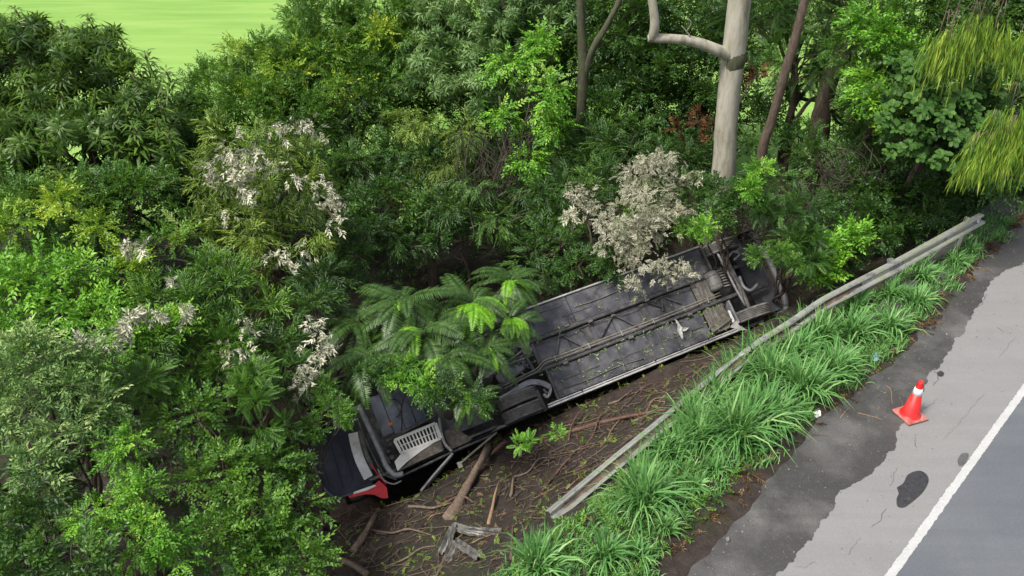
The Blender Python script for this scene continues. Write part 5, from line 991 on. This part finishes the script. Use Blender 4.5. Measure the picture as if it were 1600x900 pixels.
# ------------------------------------------------------------------ grass
def blade_arrays(base, r, n, L, spread, w=.011, arch=1.):
    """arching blades from one tuft; vectorised, 4 segments each"""
    a = r.uniform(0, 6.283, n); l = L * r.uniform(.45, 1.05, n); out = r.uniform(.25, 1., n) * arch; seg = 4
    d = np.stack([np.cos(a), np.sin(a)], 1); o = base[None] + np.concatenate([r.normal(0, spread, (n, 2)), np.zeros((n, 1))], 1); ww = w * r.uniform(.7, 1.3, n); Vv = []
    for i in range(seg + 1):
        f = i / seg; hx = out * l * .75 * f ** 1.25; hz = l * (f * .92 - .72 * out * f ** 2.6)
        p = o + np.stack([d[:, 0] * hx, d[:, 1] * hx, hz], 1); k = (1 - f ** 2.2) * ww + .0008; s = np.stack([-d[:, 1] * k, d[:, 0] * k, k * .3], 1); Vv += [p - s, p + s]
    Vv = np.stack(Vv, 1); T = []
    for i in range(seg): q0 = 2 * i; T += [(q0, q0 + 1, q0 + 3), (q0, q0 + 3, q0 + 2)]
    T = np.array(T)[None] + (np.arange(n) * 2 * (seg + 1))[:, None, None]
    return Vv.reshape(-1, 3), T.reshape(-1, 3), np.repeat(np.clip(r.normal(.48, .24, n), 0, 1), 2 * (seg + 1))
def tussock(label, px, py, L, n, seed, arch=1.):
    p = GT(px, py); r = np.random.RandomState(seed); v, T, ti = blade_arrays(np.zeros(3), r, n, L * 1.5, .11 * L, .017, arch)
    o = link('grass_tussock', np_mesh('grass_tussock', v, T, ti, LM['grass']), None, p - np.array([0, 0, .03])); tag(o, label, 'grass', 'grass tussocks along the verge'); return o
for k, (lab, px, py, L, n) in enumerate([
    ('grey-green grass tussock at the bottom edge, nearest the viewer', 838, 895, .80, 170), ('single fountain-shaped grass tussock beside the fallen rail end', 1003, 795, 1.0, 230),
    ('low grass tuft at the shoulder edge right of the fountain-shaped tussock', 1085, 765, .35, 90), ('low grass tuft at the shoulder edge above the small grey stone', 1118, 738, .35, 90), ('low grass tuft at the shoulder edge below the fountain-shaped tussock', 1040, 828, .38, 100), ('low grass tuft at the bottom end of the verge strip', 1000, 872, .4, 110), ('small bright grass tussock between the two lowest big tussocks', 945, 872, .55, 130), ('spiky grass tussock touching the rail, above the fountain-shaped one', 1052, 715, .8, 150),
    ('broad arching grass tussock where the verge strip widens', 1095, 695, 1.0, 230), ('tall dense grass tussock overhanging the dark shoulder, left of the white litter', 1150, 690, 1.15, 260),
    ('grass tussock against the rail above the broad arching one', 1120, 640, .95, 190), ('drooping grass tussock at the shoulder edge, lower middle of the strip', 1195, 665, 1.0, 230),
    ('large grass tussock in the middle of the verge strip', 1205, 605, 1.05, 240), ('grass tussock leaning over the rail at the middle of the strip', 1180, 580, .9, 180),
    ('round grass tussock at the shoulder edge beside the white litter', 1255, 620, .95, 230), ('grass tussock between rail and round tussock', 1240, 565, .9, 190),
    ('grass tussock spilling to the shoulder just below the blue litter', 1300, 590, .85, 200), ('grass tussock against the rail left of the blue litter', 1280, 535, .85, 190),
    ('grass tussock behind the blue litter', 1330, 530, .8, 180), ('grass tussock under the raised part of the rail', 1330, 490, .75, 170),
    ('grass tussock at the shoulder edge above the blue litter', 1385, 520, .7, 170), ('short grass tussock right of the raised rail part', 1390, 470, .65, 150),
    ('short grass tussock at the shoulder edge, upper part of the strip', 1430, 480, .6, 150), ('short grass tussock under the rail in the upper strip', 1440, 440, .55, 140),
    ('low grass tussock below the standing guardrail post', 1490, 415, .5, 130), ('grass tussock leaning on the rail just above the fountain-shaped one', 1035, 725, .7, 130), ('wispy grass tussock against the rail, behind the broad arching one', 1082, 665, .85, 160), ('upright grass tussock hiding the rail at the strip middle', 1150, 600, .85, 170), ('pale grass tussock over the rail above the strip middle', 1208, 558, .8, 170), ('ragged grass tussock over the rail before the kink', 1255, 525, .75, 150), ('lowest grass tussock by the guardrail post foot', 1515, 395, .4, 110)]): tussock(lab, px, py, L, n, 50 + k, 1.0)
# shorter grass between the tussocks, and sparse weeds on the bank: beyond counting
def scatter(name, test, n, box, L, nb, mat, label, cat, seed, w=.009, arch=.9, kind='grass'):
    r = np.random.RandomState(seed); out = []; off = 0
    while n > 0:
        s = r.uniform(box[0], box[1]); t = r.uniform(box[2], box[3]); xy = road_xy(s, t)
        n -= 1
        if test(s, t, r) < r.uniform(): continue
        b = np.array([xy[0], xy[1], float(gz(xy[0], xy[1])) - .01]); v, T, ti = blade_arrays(b, r, nb, L * r.uniform(.5, 1.2), .05, w, arch * r.uniform(.6, 1.2)); out.append((v, T + off, ti)); off += len(v)
    o = link(name, np_mesh(name, *[np.concatenate([x[i] for x in out]) for i in range(3)], LM[mat])); tag(o, label, cat, kind='stuff')
def verge(s, t, r):
    e = edge_s(t) - .02 + .1 * math.sin(t * 1.7) + .1 * math.sin(t * 4.1 + 1); inner = np.interp(t, [5, 9, 13, 17, 21, 24], [6.1, 5.8, 5.5, 5.2, 4.9, 4.8])
    return float(e < s < inner) * (1 if s > e + .2 else .8)
scatter('verge_grass', verge, 3300, (3.7, 6.1, 3.5, 22), .34, 9, 'grass', 'short green grass filling the verge between shoulder and rail', 'grass', 71)
scatter('far_grass', lambda s, t, r: .9 if 3.9 + .4 * math.sin(t) < s < 6.5 else 0, 900, (3.6, 6.6, 21.5, 30), .22, 10, 'grass', 'patchy grass beyond the free end of the guardrail', 'grass', 72)
def bus_near(s, t):
    xy = road_xy(s, t) - PL[:2]; return -1.5 < xy @ BN < 3.2 and -6.5 < xy @ BD < 7.5
def weed(s, t, r): return .75 if math.sin(s * 2.6 + t * 1.9) * math.sin(t * 2.3 - s * 1.4) + .5 * math.sin(t * 5 + s * 3) > .25 else .1
def ground_leaves(name, n, test, box, kind, mat, label, cat, seed, sc=.5, lift=.03, up=.5):
    r = np.random.RandomState(seed); P = []
    while n > 0:
        n -= 1; s = r.uniform(box[0], box[1]); t = r.uniform(box[2], box[3])
        if test(s, t, r) < r.uniform(): continue
        xy = road_xy(s, t); P.append((xy[0], xy[1], float(gz(xy[0], xy[1])) + lift))
    P = np.array(P); m = len(P); Y = r.normal(size=(m, 3)); Y[:, 2] = up * np.abs(Y[:, 2]); U = np.array([0, 0, 1.]) + r.normal(0, .3, (m, 3)); w = r.randint(0, len(TWIGS[kind]), m); out = []; off = 0
    for k, tw in enumerate(TWIGS[kind]):
        q_ = w == k
        if q_.any(): v, T, ti = inst(tw, P[q_], Y[q_], U[q_], r.uniform(.5, 1.2, q_.sum()) * sc, r.uniform(0, 1, q_.sum()), .5); out.append((v, T + off, ti)); off += len(v)
    o = link(name, np_mesh(name, *[np.concatenate([x[i] for x in out]) for i in range(3)], LM[mat])); tag(o, label, cat, kind='stuff')
ground_leaves('bank_weeds', 5200, weed, (5.6, 10.5, -2, 21), 'small', 'olive', 'scattered small weeds and torn leaves over the muddy bank', 'weeds', 73, .4, .015)
ground_leaves('bank_debris', 3000, lambda s, t, r: .7, (5.2, 10.5, -2, 21), 'narrow', 'litter', 'dry leaf and twig debris strewn over the muddy bank', 'debris', 74, .32, .015, .15)
ground_leaves('verge_weeds', 4200, lambda s, t, r: .7 if s > edge_s(t) + .03 + .1 * math.sin(t * 2) else .02, (3.7, 5.9, 3.5, 16), 'small', 'mid', 'low leafy weeds between the grass tussocks', 'weeds', 75, .6, .03)
ground_leaves('verge_litter', 3000, lambda s, t, r: math.exp(-((s - edge_s(t) + .02 - .08 * math.sin(t * 1.9)) / .14) ** 2), (3.5, 4.9, 4, 26), 'narrow', 'litter', 'brown fallen leaves along the edge of the shoulder', 'leaf litter', 76, .42, .02, .1)
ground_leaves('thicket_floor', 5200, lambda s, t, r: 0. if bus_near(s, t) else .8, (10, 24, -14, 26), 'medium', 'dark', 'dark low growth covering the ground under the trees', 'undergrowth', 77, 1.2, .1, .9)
# loose leaves on the underside of the coach
r = np.random.RandomState(81); t = TW()
for k in range(230):
    x = r.uniform(-.2, 5.0); y = r.choice([r.uniform(-1.1, 1.1), -.42 + r.normal(0, .03), r.normal(-.85, .12)]); M = BR @ rz(r.uniform(0, 6.28)) @ rx(r.normal(0, .2)); t.add(leaf2(r.uniform(.04, .13), r.uniform(.012, .035), .2), M, bw((x, y, .03 + (.06 if abs(y + .32) < .08 or abs(y - .38) < .08 else 0))), r.uniform(0, 1))
o = link('fallen_leaves', np_mesh('fallen_leaves', *t.done(), LM['silver'])); tag(o, 'loose green leaves scattered over the coach underside', 'leaves', kind='stuff')
# ------------------------------------------------------------------ small plants and litter
tree('seedling', 'small bright green seedling in the mud beside the twin tyres', 'plant', [(812, 695, 15.3, .14), (828, 690, 15.3, .1)], 'pinnate', 'bright', tr=.01, limbs=False, dens=1.2, clump=.16, tw_n=6, scale=.4, base=GT(815, 708))
tree('seedling', 'tiny leafy seedling on the bank to the right of the bigger seedling', 'plant', [(868, 678, 15.2, .08)], 'small', 'bright', tr=.006, limbs=False, dens=1.2, clump=.12, tw_n=5, scale=.5, base=GT(868, 688))
def ring(px, py, rx_, ry_, n, z, seed):
    r = random.Random(seed); return [G(px + rx_ * math.cos(6.283 * k / n) * r.uniform(.7, 1.2), py + ry_ * math.sin(6.283 * k / n) * r.uniform(.7, 1.2), z) for k in range(n)]
crumple('paper_litter', ring(1278, 647, 8, 5, 9, .05, 1), PAPER, 'crumpled white litter at the edge of the grass left of the cone', 'litter', .018, 11)
crumple('plastic_litter', ring(1369, 558, 5, 7, 9, .06, 2), BLUEL, 'crushed blue plastic litter at the foot of the grass strip', 'litter', .02, 12)
crumple('stone', ring(1137, 843, 4, 4, 7, .03, 3), PALE, 'small grey stone on the dark shoulder by the grass', 'stone', .008, 13)
for k, pts in enumerate([[(1385, 603), (1392, 610), (1394, 630)], [(1396, 612), (1405, 609), (1413, 610)], [(1313, 653), (1322, 642), (1328, 636)], [(1265, 688), (1272, 680), (1290, 680), (1305, 690)], [(1340, 645), (1360, 650), (1380, 656)], [(1425, 580), (1438, 578), (1447, 579)], [(1568, 518), (1563, 514), (1558, 511)], [(1404, 620), (1410, 630), (1411, 636)]]):
    P = spline([G(x, y, .012) for x, y in pts], 4); b = P[0].copy(); mb = MB(); mb.tube(P - b, np.linspace(.008, .004, len(P)), 5); o = mb.build('twig_litter', (SPLINTER, DEADWOOD)[k % 2]); o.location = b; tag(o, 'thin dry twig lying on the road shoulder near the cone', 'twig', 'twigs on the shoulder')
r = np.random.RandomState(91); t = TW()
for k in range(1500):
    s_ = np.clip(r.normal(3.5, .5), line_s + .2, 4.2) if k % 3 else r.uniform(line_s + .1, 4.); xy = road_xy(s_, r.uniform(4, 26)); z = r.uniform(.004, .013) * (1.8 if r.uniform() < .05 else 1); q4 = np.array([[-1, -.6, 0], [1, -.7, 0], [.1, 1, 0], [r.uniform(-.3, .3), 0, .9]]) * z
    t.add((q4, np.array([[0, 1, 3], [1, 2, 3], [2, 0, 3]])), rz(r.uniform(0, 6.28)), (xy[0], xy[1], .0046), r.uniform(0, 1))
tag(link('road_grit', np_mesh('road_grit', *t.done(), leafmat('grit', [(.03, .028, .026), (.10, .095, .09), (.22, .21, .2), (.3, .29, .27)], .01, .9, .2, 1.))), 'fine grit and pebbles strewn over the road shoulder', 'grit', kind='stuff')
print('leaf triangles', TOT[0])
